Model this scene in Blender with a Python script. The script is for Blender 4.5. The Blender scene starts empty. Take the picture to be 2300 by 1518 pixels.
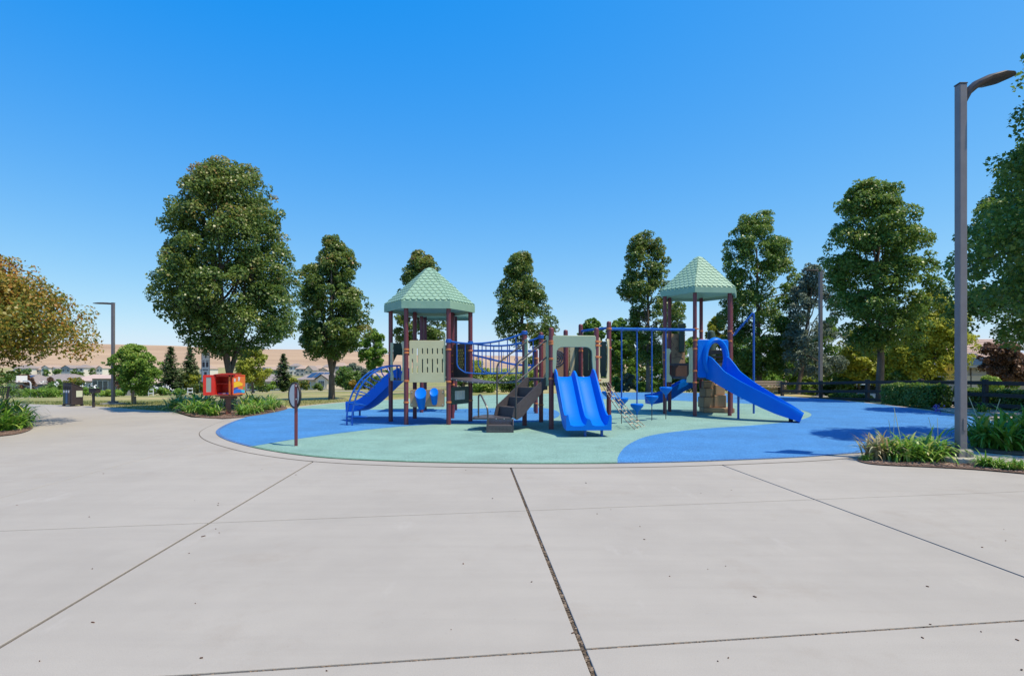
import bpy, math, random
import numpy as np
from mathutils import Vector, Matrix, noise

# ------------------------------------------------------------------ camera, sky, sun, exposure
F, CX, HV, H = 1278.0, 1150.0, 831.0, 1.5        # focal length / principal column / horizon row (photo pixels), eye height (m)
sc = bpy.context.scene
col = sc.collection
cam_d = bpy.data.cameras.new("camera"); cam = bpy.data.objects.new("camera", cam_d); col.objects.link(cam)
cam_d.sensor_width = 36.0; cam_d.lens = 36.0 * F / 2300.0
cam_d.shift_y = (HV - 759.0) / 2300.0
cam_d.clip_start = 0.1; cam_d.clip_end = 9000.0
cam.location = (0, 0, H); cam.rotation_euler = (math.radians(90), 0, 0)
sc.camera = cam

SUN_EL, SUN_AZ = math.radians(65.0), math.radians(22.0)      # azimuth measured from +X towards the camera
to_sun = Vector((math.cos(SUN_EL) * math.cos(SUN_AZ), -math.cos(SUN_EL) * math.sin(SUN_AZ), math.sin(SUN_EL)))
world = bpy.data.worlds.new("World"); sc.world = world; world.use_nodes = True
wn, wl = world.node_tree.nodes, world.node_tree.links
bg = wn["Background"]
sky_t = wn.new("ShaderNodeTexSky"); sky_t.sky_type = 'NISHITA'; sky_t.sun_disc = False
sky_t.sun_elevation = SUN_EL; sky_t.sun_rotation = math.radians(90) + SUN_AZ
sky_t.altitude = 0; sky_t.air_density = 1.0; sky_t.dust_density = 0.5; sky_t.ozone_density = 4.0
# the photograph's grading of its sky: flatter blue, deeper red channel (the same for the whole dome)
sp_c = wn.new("ShaderNodeSeparateColor"); cb_c = wn.new("ShaderNodeCombineColor"); wl.new(sky_t.outputs[0], sp_c.inputs[0])
def wmath(op, a, b):
    m_ = wn.new("ShaderNodeMath"); m_.operation = op
    wl.new(a, m_.inputs[0]); m_.inputs[1].default_value = b; return m_.outputs[0]
wl.new(wmath('MAXIMUM', wmath('MULTIPLY', wmath('SUBTRACT', sp_c.outputs[0], .87), 1.02), .02), cb_c.inputs[0])
wl.new(wmath('MULTIPLY', wmath('POWER', sp_c.outputs[1], .82), 1.21), cb_c.inputs[1])
wl.new(wmath('MULTIPLY', wmath('POWER', sp_c.outputs[2], .15), 4.6), cb_c.inputs[2])
wl.new(cb_c.outputs[0], bg.inputs["Color"])
bg.inputs["Strength"].default_value = 0.15
sun_d = bpy.data.lights.new("sun", 'SUN'); sun_d.energy = 5.0; sun_d.angle = math.radians(0.5); sun_d.color = (1.0, 0.88, 0.68)
sun = bpy.data.objects.new("sun", sun_d); col.objects.link(sun)
sun.rotation_euler = to_sun.to_track_quat('Z', 'Y').to_euler(); sun.location = (10, -5, 30)
vs = sc.view_settings
vs.view_transform = 'Standard'; vs.look = 'None'; vs.gamma = 1.0; vs.use_curve_mapping = False; vs.exposure = 0.10
sc.render.engine = 'CYCLES'
cy = sc.cycles
cy.use_denoising = True
try:
    cy.denoiser = 'OPENIMAGEDENOISE'; cy.denoising_input_passes = 'RGB_ALBEDO_NORMAL'; cy.denoising_prefilter = 'ACCURATE'
except Exception:
    pass
cy.max_bounces = 6; cy.diffuse_bounces = 3; cy.glossy_bounces = 2; cy.transmission_bounces = 4; cy.transparent_max_bounces = 8
cy.sample_clamp_indirect = 6.0

# ------------------------------------------------------------------ helpers
R = math.radians
UP = Vector((0, 0, 1))
def G(u, v, z=0.0):                      # photo pixel -> point of a horizontal plane
    d = F * (H - z) / (v - HV); return Vector(((u - CX) * d / F, d, z))
def P(u, v, Y):                          # photo pixel -> point at a known depth
    return Vector(((u - CX) * Y / F, Y, H + (HV - v) * Y / F))

def root_of(o):
    while o.parent: o = o.parent
    return o
def tag(o, label=None, cat=None, group=None, kind=None):
    if label: o['label'] = label
    if cat: o['category'] = cat
    if group: o['group'] = group
    if kind: o['kind'] = kind
    return o
def thing(name, label, cat, loc, group=None, kind=None):
    o = bpy.data.objects.new(name, None); col.objects.link(o); o.location = loc; o.empty_display_size = 0.2
    return tag(o, label, cat, group, kind)
def link(name, me, mat=None, parent=None, base=None, smooth=False):
    """me in world coordinates -> object, moved into the frame of its thing (or of base)."""
    o = bpy.data.objects.new(name, me); col.objects.link(o)
    if parent is not None:
        o.parent = parent; off = root_of(parent).location
    else:
        off = Vector(base) if base is not None else Vector((0, 0, 0)); o.location = off
    if off.length > 0: me.transform(Matrix.Translation(-off))
    if mat is not None and not me.materials: me.materials.append(mat)
    if smooth: shade(me)
    return o
def shade(me, angle=40):
    me.polygons.foreach_set("use_smooth", [True] * len(me.polygons))
    try: me.set_sharp_from_angle(angle=R(angle))
    except Exception: pass

class MB:
    def __init__(s): s.v = []; s.f = []
    def add(s, vs_, fs):
        n = len(s.v); s.v += [tuple(p) for p in vs_]; s.f += [tuple(i + n for i in f) for f in fs]; return s
    def box(s, c, size, M=None):
        x, y, z = size[0] / 2, size[1] / 2, size[2] / 2
        pts = [Vector((a * x, b * y, d * z)) for d in (-1, 1) for b in (-1, 1) for a in (-1, 1)]
        if M is not None: pts = [M @ p for p in pts]
        c = Vector(c)
        return s.add([p + c for p in pts], [(0, 2, 3, 1), (4, 5, 7, 6), (0, 1, 5, 4), (2, 6, 7, 3), (0, 4, 6, 2), (1, 3, 7, 5)])
    def cyl(s, p0, p1, r0, r1=None, n=12):
        r1 = r0 if r1 is None else r1
        p0, p1 = Vector(p0), Vector(p1); d = (p1 - p0).normalized()
        a = d.orthogonal().normalized(); b = d.cross(a)
        vs_ = [p + (a * math.cos(2 * math.pi * i / n) + b * math.sin(2 * math.pi * i / n)) * r for p, r in ((p0, r0), (p1, r1)) for i in range(n)]
        fs = [(i, (i + 1) % n, n + (i + 1) % n, n + i) for i in range(n)] + [tuple(range(n))[::-1], tuple(range(n, 2 * n))]
        return s.add(vs_, fs)
    def tube(s, pts, r, n=8, taper=None):
        pts = [Vector(p) for p in pts]; m = len(pts)
        t0 = (pts[1] - pts[0]).normalized(); a = t0.orthogonal().normalized(); vs_ = []
        for i, p in enumerate(pts):
            t = (pts[min(i + 1, m - 1)] - pts[max(i - 1, 0)])
            t = t.normalized() if t.length > 1e-9 else t0
            a = (a - t * a.dot(t)); a = a.normalized() if a.length > 1e-6 else t.orthogonal().normalized()
            b = t.cross(a); rr = r if taper is None else r + (taper - r) * i / (m - 1)
            vs_ += [p + (a * math.cos(2 * math.pi * k / n) + b * math.sin(2 * math.pi * k / n)) * rr for k in range(n)]
        fs = [(i * n + k, i * n + (k + 1) % n, (i + 1) * n + (k + 1) % n, (i + 1) * n + k) for i in range(m - 1) for k in range(n)]
        fs += [tuple(range(n))[::-1], tuple(range((m - 1) * n, m * n))]
        return s.add(vs_, fs)
    def lathe(s, c, prof, n=20, M=None):
        vs_ = []; c = Vector(c)
        for r, z in prof:
            for k in range(n):
                p = Vector((r * math.cos(2 * math.pi * k / n), r * math.sin(2 * math.pi * k / n), z))
                vs_.append((M @ p if M is not None else p) + c)
        m = len(prof)
        fs = [(i * n + k, i * n + (k + 1) % n, (i + 1) * n + (k + 1) % n, (i + 1) * n + k) for i in range(m - 1) for k in range(n)]
        fs += [tuple(range(n))[::-1], tuple(range((m - 1) * n, m * n))]
        return s.add(vs_, fs)
    def prism(s, poly, z0, z1):                # poly: world XY points
        n = len(poly)
        return s.add([(p[0], p[1], z0) for p in poly] + [(p[0], p[1], z1) for p in poly],
                     [tuple(range(n))[::-1], tuple(range(n, 2 * n))] + [(i, (i + 1) % n, n + (i + 1) % n, n + i) for i in range(n)])
    def slab(s, poly, th, M):                  # poly: local XY, extruded +-th/2 along local Z
        n = len(poly)
        return s.add([M @ Vector((p[0], p[1], -th / 2)) for p in poly] + [M @ Vector((p[0], p[1], th / 2)) for p in poly],
                     [tuple(range(n))[::-1], tuple(range(n, 2 * n))] + [(i, (i + 1) % n, n + (i + 1) % n, n + i) for i in range(n)])
    def sweep(s, path, prof, closed=True, caps=True):   # prof(t) -> [(side, normal)]
        path = [Vector(p) for p in path]; m = len(path); rings = []
        for i, p in enumerate(path):
            t = (path[min(i + 1, m - 1)] - path[max(i - 1, 0)]).normalized()
            sd = t.cross(UP).normalized(); nn = sd.cross(t)
            rings.append([p + sd * x + nn * y for x, y in prof(i / (m - 1))])
        n = len(rings[0]); vs_ = [q for r_ in rings for q in r_]
        k = n if closed else n - 1
        fs = [(i * n + j, i * n + (j + 1) % n, (i + 1) * n + (j + 1) % n, (i + 1) * n + j) for i in range(m - 1) for j in range(k)]
        if closed and caps: fs += [tuple(range(n))[::-1], tuple(range((m - 1) * n, m * n))]
        return s.add(vs_, fs)
    def mesh(s, name):
        me = bpy.data.meshes.new(name); me.from_pydata(s.v, [], s.f); me.update(); return me
    def build(s, name, mat, parent=None, base=None, smooth=False, bevel=0):
        o = link(name, s.mesh(name), mat, parent, base, smooth)
        if bevel:
            b = o.modifiers.new("bevel", 'BEVEL'); b.width = bevel; b.segments = 2; b.limit_method = 'ANGLE'; b.angle_limit = R(40)
        return o

def panel_mesh(name, outer, holes, th, bev=0.006):
    cu = bpy.data.curves.new(name, 'CURVE'); cu.dimensions = '2D'; cu.fill_mode = 'BOTH'
    cu.extrude = th / 2 - bev; cu.bevel_depth = bev; cu.bevel_resolution = 1
    for ring in [outer] + holes:
        sp = cu.splines.new('POLY'); sp.points.add(len(ring) - 1); sp.use_cyclic_u = True
        for q, p in zip(sp.points, ring): q.co = (p[0], p[1], 0, 1)
    ob = bpy.data.objects.new(name, cu); col.objects.link(ob)
    dg = bpy.context.evaluated_depsgraph_get()
    me = bpy.data.meshes.new_from_object(ob.evaluated_get(dg), depsgraph=dg)
    bpy.data.objects.remove(ob); bpy.data.curves.remove(cu); me.name = name
    me.materials.clear()
    return me
def panel(name, outer, holes, th, mat, parent, M, bev=0.006):
    me = panel_mesh(name, outer, holes, th, bev); me.transform(M)
    return link(name, me, mat, parent)
def frame(A, B, z=0.0):
    """local x along A->B, y up, z outwards; origin at the middle of AB at height z."""
    A, B = Vector((A[0], A[1], 0)), Vector((B[0], B[1], 0)); x = (B - A).normalized(); n = x.cross(UP); o = (A + B) / 2
    return Matrix(((x.x, 0, n.x, o.x), (x.y, 0, n.y, o.y), (0, 1, 0, z), (0, 0, 0, 1)))
def rrect(x0, x1, y0, y1, r, n=5):
    pts = []
    for cx, cy_, a in ((x1 - r, y0 + r, -90), (x1 - r, y1 - r, 0), (x0 + r, y1 - r, 90), (x0 + r, y0 + r, 180)):
        pts += [(cx + r * math.cos(R(a + 90 * i / n)), cy_ + r * math.sin(R(a + 90 * i / n))) for i in range(n + 1)]
    return pts
def oval(cx, cy_, rx, ry, n=24): return [(cx + rx * math.cos(2 * math.pi * i / n), cy_ + ry * math.sin(2 * math.pi * i / n)) for i in range(n)]
def bez(p0, p1, p2, p3, n=16):
    p0, p1, p2, p3 = map(Vector, (p0, p1, p2, p3)); out = []
    for i in range(n + 1):
        t = i / n; s = 1 - t; out.append(p0 * s ** 3 + p1 * 3 * s * s * t + p2 * 3 * s * t * t + p3 * t ** 3)
    return out
def round_path(pts, r=0.1, n=5):
    pts = [Vector(p) for p in pts]; out = [pts[0]]
    for a, b, c in zip(pts, pts[1:], pts[2:]):
        d0, d1 = (a - b), (c - b); k = min(r, d0.length / 2.1, d1.length / 2.1)
        q0, q1 = b + d0.normalized() * k, b + d1.normalized() * k
        for i in range(n + 1):
            t = i / n; out.append(q0 * (1 - t) ** 2 + b * 2 * t * (1 - t) + q1 * t * t)
    return out + [pts[-1]]
def smooth_closed(pts, it=2):            # Chaikin
    for _ in range(it):
        out = []
        for a, b in zip(pts, pts[1:] + pts[:1]):
            a, b = Vector(a), Vector(b); out += [a * .75 + b * .25, a * .25 + b * .75]
        pts = out
    return pts
def smooth_open(pts, it=2):
    pts = [Vector(p) for p in pts]
    for _ in range(it):
        out = [pts[0]]
        for a, b in zip(pts, pts[1:]): out += [a * .75 + b * .25, a * .25 + b * .75]
        pts = out + [pts[-1]]
    return pts

# ------------------------------------------------------------------ materials
def nodes_of(m): return m.node_tree.nodes, m.node_tree.links
def mat(name, c, rough=0.5, c2=None, scale=6.0, bump=0.0, bscale=None, metal=0.0, spec=0.5, detail=4.0, coords='Object', stretch=None, coat=0.0):
    m = bpy.data.materials.new(name); m.use_nodes = True; n, l = nodes_of(m); b = n["Principled BSDF"]
    b.inputs["Roughness"].default_value = rough; b.inputs["Metallic"].default_value = metal
    b.inputs["Specular IOR Level"].default_value = spec
    if coat: b.inputs["Coat Weight"].default_value = coat; b.inputs["Coat Roughness"].default_value = 0.15
    b.inputs["Base Color"].default_value = (*c, 1)
    if c2 is not None or bump:
        tc = n.new("ShaderNodeTexCoord"); src = tc.outputs[coords]
        if stretch:
            mp = n.new("ShaderNodeMapping"); mp.inputs["Scale"].default_value = stretch; l.new(src, mp.inputs[0]); src = mp.outputs[0]
        if c2 is not None:
            t = n.new("ShaderNodeTexNoise"); t.inputs["Scale"].default_value = scale; t.inputs["Detail"].default_value = detail
            t.inputs["Roughness"].default_value = 0.65
            l.new(src, t.inputs["Vector"])
            r = n.new("ShaderNodeValToRGB"); r.color_ramp.elements[0].position = 0.32; r.color_ramp.elements[1].position = 0.68
            r.color_ramp.elements[0].color = (*c, 1); r.color_ramp.elements[1].color = (*c2, 1)
            l.new(t.outputs["Fac"], r.inputs["Fac"]); l.new(r.outputs[0], b.inputs["Base Color"])
        if bump:
            t2 = n.new("ShaderNodeTexNoise"); t2.inputs["Scale"].default_value = bscale or scale * 4; t2.inputs["Detail"].default_value = 3
            l.new(src, t2.inputs["Vector"])
            bp = n.new("ShaderNodeBump"); bp.inputs["Strength"].default_value = bump; bp.inputs["Distance"].default_value = 0.02
            l.new(t2.outputs["Fac"], bp.inputs["Height"]); l.new(bp.outputs[0], b.inputs["Normal"])
    return m
def ramp_mat(name, stops, rough=0.55, trans=0.3, attr='tint', spec=0.35):
    """leaf material: colour per leaf from the face attribute, some light passes through."""
    m = bpy.data.materials.new(name); m.use_nodes = True; n, l = nodes_of(m); b = n["Principled BSDF"]
    a = n.new("ShaderNodeAttribute"); a.attribute_name = attr
    r = n.new("ShaderNodeValToRGB"); e = r.color_ramp.elements
    e[0].position, e[0].color = stops[0][0], (*stops[0][1], 1); e[1].position, e[1].color = stops[-1][0], (*stops[-1][1], 1)
    for p, c in stops[1:-1]:
        q = e.new(p); q.color = (*c, 1)
    l.new(a.outputs["Fac"], r.inputs["Fac"]); l.new(r.outputs[0], b.inputs["Base Color"])
    b.inputs["Roughness"].default_value = rough; b.inputs["Specular IOR Level"].default_value = spec
    tr = n.new("ShaderNodeBsdfTranslucent"); l.new(r.outputs[0], tr.inputs["Color"])
    mx = n.new("ShaderNodeMixShader"); mx.inputs[0].default_value = trans
    l.new(b.outputs[0], mx.inputs[1]); l.new(tr.outputs[0], mx.inputs[2]); l.new(mx.outputs[0], n["Material Output"].inputs["Surface"])
    return m
M = {}
M['maroon'] = mat('maroon_powder_coat', (.150, .034, .046), .38, (.175, .042, .056), 5, .05, 60)
M['orange'] = mat('orange_clamp', (.62, .20, .065), .45, (.50, .15, .05), 9)
M['blue'] = mat('blue_plastic', (.001, .150, .66), .36, (.002, .170, .72), 2.5, .03, 40, spec=.16)
M['blue_metal'] = mat('blue_powder_coat', (.008, .090, .40), .33, (.012, .110, .46), 6)
M['beige'] = mat('beige_plastic', (.56, .50, .30), .45, (.61, .55, .34), 3, .03, 90)
M['sage'] = mat('sage_plastic', (.34, .41, .27), .45, (.37, .44, .295), 3, .03, 90)
M['roof'] = mat('green_roof_plastic', (.225, .375, .27), .5, (.275, .425, .315), 4, .04, 90)
M['tan'] = mat('tan_plastic', (.36, .225, .130), .5, (.41, .26, .155), 4, .03, 80)
M['brown'] = mat('brown_plastic', (.105, .062, .048), .5, (.13, .078, .06), 4, .03, 80)
M['dkgreen'] = mat('dark_green_plastic', (.045, .075, .055), .45, (.055, .09, .065), 4)
M['steel'] = mat('dark_coated_steel', (.066, .056, .060), .5, (.085, .074, .078), 12, .08, 120)
M['rail'] = mat('dark_rail', (.060, .055, .055), .35, (.075, .068, .068), 10)
M['gold'] = mat('gold_plastic', (.62, .42, .10), .5)
M['white'] = mat('white_paint', (.78, .78, .76), .5, (.70, .70, .69), 5)
M['black'] = mat('black_rubber', (.018, .018, .019), .6)
M['rope'] = mat('rope_strands', (.05, .045, .04), .8, (.55, .47, .37), 42, detail=0)
M['rung'] = mat('rope_rung', (.58, .48, .36), .7, (.46, .37, .27), 30)
M['bolt'] = mat('bright_bolt', (.62, .62, .6), .35, metal=.8)
M['lamp'] = mat('bronze_grey_pole', (.150, .138, .150), .45, (.185, .172, .183), 3, .04, 60)
M['lamphead'] = mat('dark_lamp_head', (.045, .04, .042), .5, (.06, .052, .055), 8)
M['lens'] = mat('lamp_lens', (.30, .30, .29), .3)
M['pedestal'] = mat('pedestal_concrete', (.40, .37, .33), .9, (.52, .48, .43), 12, .3, 80)
M['bark'] = mat('bark', (.085, .062, .046), .9, (.165, .125, .095), 9, .6, 34, stretch=(1, 1, .22))
M['bark_pale'] = mat('bark_pale', (.16, .125, .10), .9, (.27, .22, .18), 9, .5, 34, stretch=(1, 1, .22))
M['mulch'] = mat('mulch', (.085, .05, .036), .95, (.21, .135, .10), 34, .9, 60)
M['gravel'] = mat('gravel_ground', (.34, .27, .22), .95, (.52, .44, .38), 45, .8, 70)
M['timber'] = mat('dark_timber', (.028, .023, .022), .8, (.05, .042, .04), 14, .4, 40, stretch=(.3, .3, 3))
M['redbox'] = mat('red_paint', (.62, .022, .012), .4, (.70, .03, .016), 5)
M['rust'] = mat('rust_brown_post', (.17, .06, .04), .6, (.22, .08, .055), 6, .1)
M['glass'] = mat('window_glass', (.06, .085, .11), .08, spec=.7)
M['hedge_core'] = mat('hedge_core', (.018, .026, .012), .95)
# leaf palettes (tint 0..1)
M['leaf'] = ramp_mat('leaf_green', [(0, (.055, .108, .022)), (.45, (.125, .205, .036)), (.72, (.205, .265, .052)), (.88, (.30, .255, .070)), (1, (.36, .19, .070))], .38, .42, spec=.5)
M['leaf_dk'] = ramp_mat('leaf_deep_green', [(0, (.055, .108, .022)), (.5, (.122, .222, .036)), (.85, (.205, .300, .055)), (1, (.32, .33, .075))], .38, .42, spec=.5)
M['leaf_lt'] = ramp_mat('leaf_light_green', [(0, (0.077, 0.172, 0.029)), (.5, (0.172, 0.322, 0.044)), (.85, (0.293, 0.403, 0.065)), (1, (0.443, 0.443, 0.070))], .45, .4)
M['leaf_yel'] = ramp_mat('leaf_yellow_green', [(0, (0.151, 0.212, 0.029)), (.5, (0.384, 0.413, 0.048)), (.85, (0.500, 0.500, 0.060)), (1, (0.500, 0.500, 0.060))], .45, .42)
M['leaf_gold'] = ramp_mat('leaf_gold', [(0, (.065, .125, .020)), (.38, (.150, .190, .028)), (.60, (.36, .26, .036)), (.80, (.44, .20, .038)), (1, (.36, .105, .036))], .42, .40)
M['leaf_red'] = ramp_mat('leaf_plum', [(0, (.085, .048, .032)), (.5, (.190, .105, .070)), (1, (.33, .20, .12))], .45, .36)
M['leaf_sage'] = ramp_mat('leaf_grey_green', [(0, (0.078, 0.116, 0.085)), (.5, (0.132, 0.178, 0.132)), (1, (0.217, 0.264, 0.186))], .55, .25)
M['needle'] = ramp_mat('needles', [(0, (.025, .062, .028)), (.5, (.065, .120, .045)), (1, (.180, .230, .085))], .6, .2)
M['strap'] = ramp_mat('strap_leaf', [(0, (0.046, 0.132, 0.019)), (.5, (0.116, 0.279, 0.031)), (.85, (0.232, 0.419, 0.050)), (1, (0.465, 0.465, 0.139))], .38, .35, spec=.5)
M['strap_dry'] = ramp_mat('strap_dry', [(0, (0.248, 0.186, 0.093)), (.5, (0.434, 0.341, 0.186)), (1, (0.500, 0.500, 0.310))], .6, .3)
M['petal'] = mat('white_petals', (.75, .76, .78), .6)
M['petal_blue'] = mat('blue_petals', (.16, .12, .50), .6)

def concrete_mat():
    m = mat('broomed_concrete', (0.338, 0.319, 0.300), .82); n, l = nodes_of(m); b = n["Principled BSDF"]
    tc = n.new("ShaderNodeNewGeometry")
    def nz(scale, detail, stretch=(1, 1, 1), rough=.6):
        mp = n.new("ShaderNodeMapping"); mp.inputs["Scale"].default_value = stretch; l.new(tc.outputs["Position"], mp.inputs[0])
        t = n.new("ShaderNodeTexNoise"); t.inputs["Scale"].default_value = scale; t.inputs["Detail"].default_value = detail; t.inputs["Roughness"].default_value = rough
        l.new(mp.outputs[0], t.inputs["Vector"]); return t.outputs["Fac"]
    def mixc(fac, a, bcol, blend='MIX'):
        mx = n.new("ShaderNodeMix"); mx.data_type = 'RGBA'; mx.blend_type = blend
        if isinstance(fac, float): mx.inputs[0].default_value = fac
        else: l.new(fac, mx.inputs[0])
        for i, c in ((6, a), (7, bcol)):
            if isinstance(c, tuple): mx.inputs[i].default_value = (*c, 1)
            else: l.new(c, mx.inputs[i])
        return mx.outputs[2]
    def ramp(fac, p0, p1, v0=0., v1=1.):
        r = n.new("ShaderNodeMapRange"); r.inputs[1].default_value = p0; r.inputs[2].default_value = p1; r.inputs[3].default_value = v0; r.inputs[4].default_value = v1
        l.new(fac, r.inputs[0]); return r.outputs[0]
    big = nz(.35, 5, rough=.65); mid = nz(1.7, 5, (1, .7, 1)); streak = nz(3.2, 4, (.12, 1.6, 1)); fine = nz(170, 2); speck = nz(38, 3, rough=.75)
    c = mixc(ramp(big, .38, .62), (.338, .309, .272), (.388, .356, .314))
    c = mixc(ramp(mid, .42, .68, 0., .45), c, (.405, .371, .326))
    c = mixc(ramp(streak, .44, .70, 0., .35), c, (.310, .283, .250))
    c = mixc(ramp(fine, .35, .65, 0., .40), c, (.255, .234, .212))
    c = mixc(ramp(speck, .64, .76, 0., .55), c, (.205, .183, .160))
    stain = nz(.8, 6, (1, 1, 1), .7)
    c = mixc(ramp(stain, .56, .72, 0., .38), c, (.262, .220, .178))
    pale = nz(1.1, 6, (1.4, .6, 1), .72)
    c = mixc(ramp(pale, .60, .74, 0., .40), c, (.44, .41, .38))
    l.new(c, b.inputs["Base Color"])
    bp = n.new("ShaderNodeBump"); bp.inputs["Strength"].default_value = .22; bp.inputs["Distance"].default_value = .006
    broom = nz(26, 3, (.08, 5, 1)); add = n.new("ShaderNodeMath"); add.operation = 'ADD'; l.new(broom, add.inputs[0]); l.new(fine, add.inputs[1])
    l.new(add.outputs[0], bp.inputs["Height"]); l.new(bp.outputs[0], b.inputs["Normal"])
    return m
M['concrete'] = concrete_mat()
def rubber_mat(name, c, cd, cl):
    m = mat(name, c, .85); n, l = nodes_of(m); b = n["Principled BSDF"]; g = n.new("ShaderNodeNewGeometry")
    v = n.new("ShaderNodeTexVoronoi"); v.inputs["Scale"].default_value = 95; l.new(g.outputs["Position"], v.inputs["Vector"])
    sep = n.new("ShaderNodeSeparateColor"); l.new(v.outputs["Color"], sep.inputs[0])
    r = n.new("ShaderNodeValToRGB"); e = r.color_ramp.elements; e[0].position = .0; e[0].color = (*cd, 1); e[1].position = 1; e[1].color = (*cl, 1)
    q = e.new(.35); q.color = (*c, 1); q = e.new(.8); q.color = (*c, 1); l.new(sep.outputs[0], r.inputs[0])
    t = n.new("ShaderNodeTexNoise"); t.inputs["Scale"].default_value = .9; t.inputs["Detail"].default_value = 6; t.inputs["Roughness"].default_value = .65; l.new(g.outputs["Position"], t.inputs["Vector"])
    mr = n.new("ShaderNodeMapRange"); mr.inputs[1].default_value = .35; mr.inputs[2].default_value = .7; mr.inputs[3].default_value = .84; mr.inputs[4].default_value = 1.12; l.new(t.outputs["Fac"], mr.inputs[0])
    mx = n.new("ShaderNodeMix"); mx.data_type = 'RGBA'; mx.blend_type = 'MULTIPLY'; mx.inputs[0].default_value = 1; l.new(r.outputs[0], mx.inputs[6]); l.new(mr.outputs[0], mx.inputs[7])
    l.new(mx.outputs[2], b.inputs["Base Color"])
    bp = n.new("ShaderNodeBump"); bp.inputs["Strength"].default_value = .5; bp.inputs["Distance"].default_value = .004; l.new(v.outputs["Distance"], bp.inputs["Height"]); l.new(bp.outputs[0], b.inputs["Normal"])
    return m
M['rub_green'] = rubber_mat('green_rubber_granules', (.205, .355, .305), (.10, .20, .165), (.30, .47, .42))
M['rub_blue'] = rubber_mat('blue_rubber_granules', (.042, .200, .470), (.014, .095, .28), (.11, .33, .66))
M['rub_edge_g'] = rubber_mat('worn_green_rubber', (.11, .235, .155), (.03, .06, .04), (.30, .45, .34))
M['rub_edge_b'] = rubber_mat('worn_blue_rubber', (.05, .15, .38), (.02, .05, .12), (.22, .33, .50))
def lawn_mat():
    m = mat('lawn', (.2, .2, .05), .95); n, l = nodes_of(m); b = n["Principled BSDF"]; g = n.new("ShaderNodeNewGeometry")
    def nz(scale, detail, st):
        mp = n.new("ShaderNodeMapping"); mp.inputs["Scale"].default_value = st; l.new(g.outputs["Position"], mp.inputs[0])
        t = n.new("ShaderNodeTexNoise"); t.inputs["Scale"].default_value = scale; t.inputs["Detail"].default_value = detail; t.inputs["Roughness"].default_value = .65
        l.new(mp.outputs[0], t.inputs["Vector"]); return t.outputs["Fac"]
    a = nz(.16, 4, (.35, 1, 1)); c = nz(2.0, 5, (1, 1, 1)); f = nz(30, 3, (1, 1, 1))
    s = n.new("ShaderNodeMath"); s.operation = 'MULTIPLY_ADD'; l.new(c, s.inputs[0]); s.inputs[1].default_value = .35; l.new(a, s.inputs[2])
    s2 = n.new("ShaderNodeMath"); s2.operation = 'MULTIPLY_ADD'; l.new(f, s2.inputs[0]); s2.inputs[1].default_value = .30; l.new(s.outputs[0], s2.inputs[2])
    r = n.new("ShaderNodeValToRGB"); e = r.color_ramp.elements
    e[0].position = .62; e[0].color = (.095, .135, .028, 1); e[1].position = 1.0; e[1].color = (.43, .33, .155, 1)
    q = e.new(.75); q.color = (.185, .205, .055, 1); q = e.new(.86); q.color = (.31, .265, .105, 1)
    l.new(s2.outputs[0], r.inputs[0]); l.new(r.outputs[0], b.inputs["Base Color"])
    bp = n.new("ShaderNodeBump"); bp.inputs["Strength"].default_value = .6; bp.inputs["Distance"].default_value = .03; l.new(f, bp.inputs["Height"]); l.new(bp.outputs[0], b.inputs["Normal"])
    return m
M['lawn'] = lawn_mat()
M['hill'] = mat('dry_grass_hill', (.32, .205, .120), .95, (.48, .335, .205), .011, .5, .05, detail=10, stretch=(.25, 1, 3.0))
M['joint'] = mat('joint_dirt', (.055, .040, .028), .95, (.15, .11, .075), 40, .8, 90)
# ------------------------------------------------------------------ terrain and hills
def smooth01(x): x = min(1.0, max(0.0, x)); return x * x * (3 - 2 * x)
def ground_z(x, y):
    y0 = 26 + 15 * smooth01((x + 16) / 14)
    z = -.020 * max(0, y - y0)
    z -= .027 * max(0, -18 - x) * smooth01((y - 24) / 40)
    if x > 18.5: z -= min(1.6, .16 * (x - 18.5)) * smooth01((y - 12) / 10)
    if y > 39 and x > -4: z -= min(1.5, .12 * (y - 39))
    z = max(z, -5.2)
    if y > 170: z += smooth01((y - 170) / 330) * (-z + 3.5)
    return z - .03
xs = sorted(set([round(v, 2) for v in list(np.linspace(-60, 60, 61)) + [-2600, -1900, -1400, -1000, -700, -500, -380, -300, -240, -200, -170, -145, -125, -110, -95, -85, -75, -67, 67, 75, 90, 110, 140, 180, 250, 350, 500, 800, 1200, 1900, 2600]]))
ys = sorted(set([round(v, 2) for v in list(np.linspace(-12, 60, 49)) + [-60, -30, 66, 72, 80, 90, 100, 112, 125, 140, 160, 180, 200, 230, 260, 300, 340, 380, 430, 480, 540]]))
gm = MB(); nx, ny = len(xs), len(ys)
gm.add([(x, y, ground_z(x, y)) for y in ys for x in xs], [(j * nx + i, j * nx + i + 1, (j + 1) * nx + i + 1, (j + 1) * nx + i) for j in range(ny - 1) for i in range(nx - 1)])
tag(gm.build('ground', M['lawn'], smooth=True), kind='structure', label='dry green and straw coloured lawn falling away to the far houses', cat='lawn')

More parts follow.
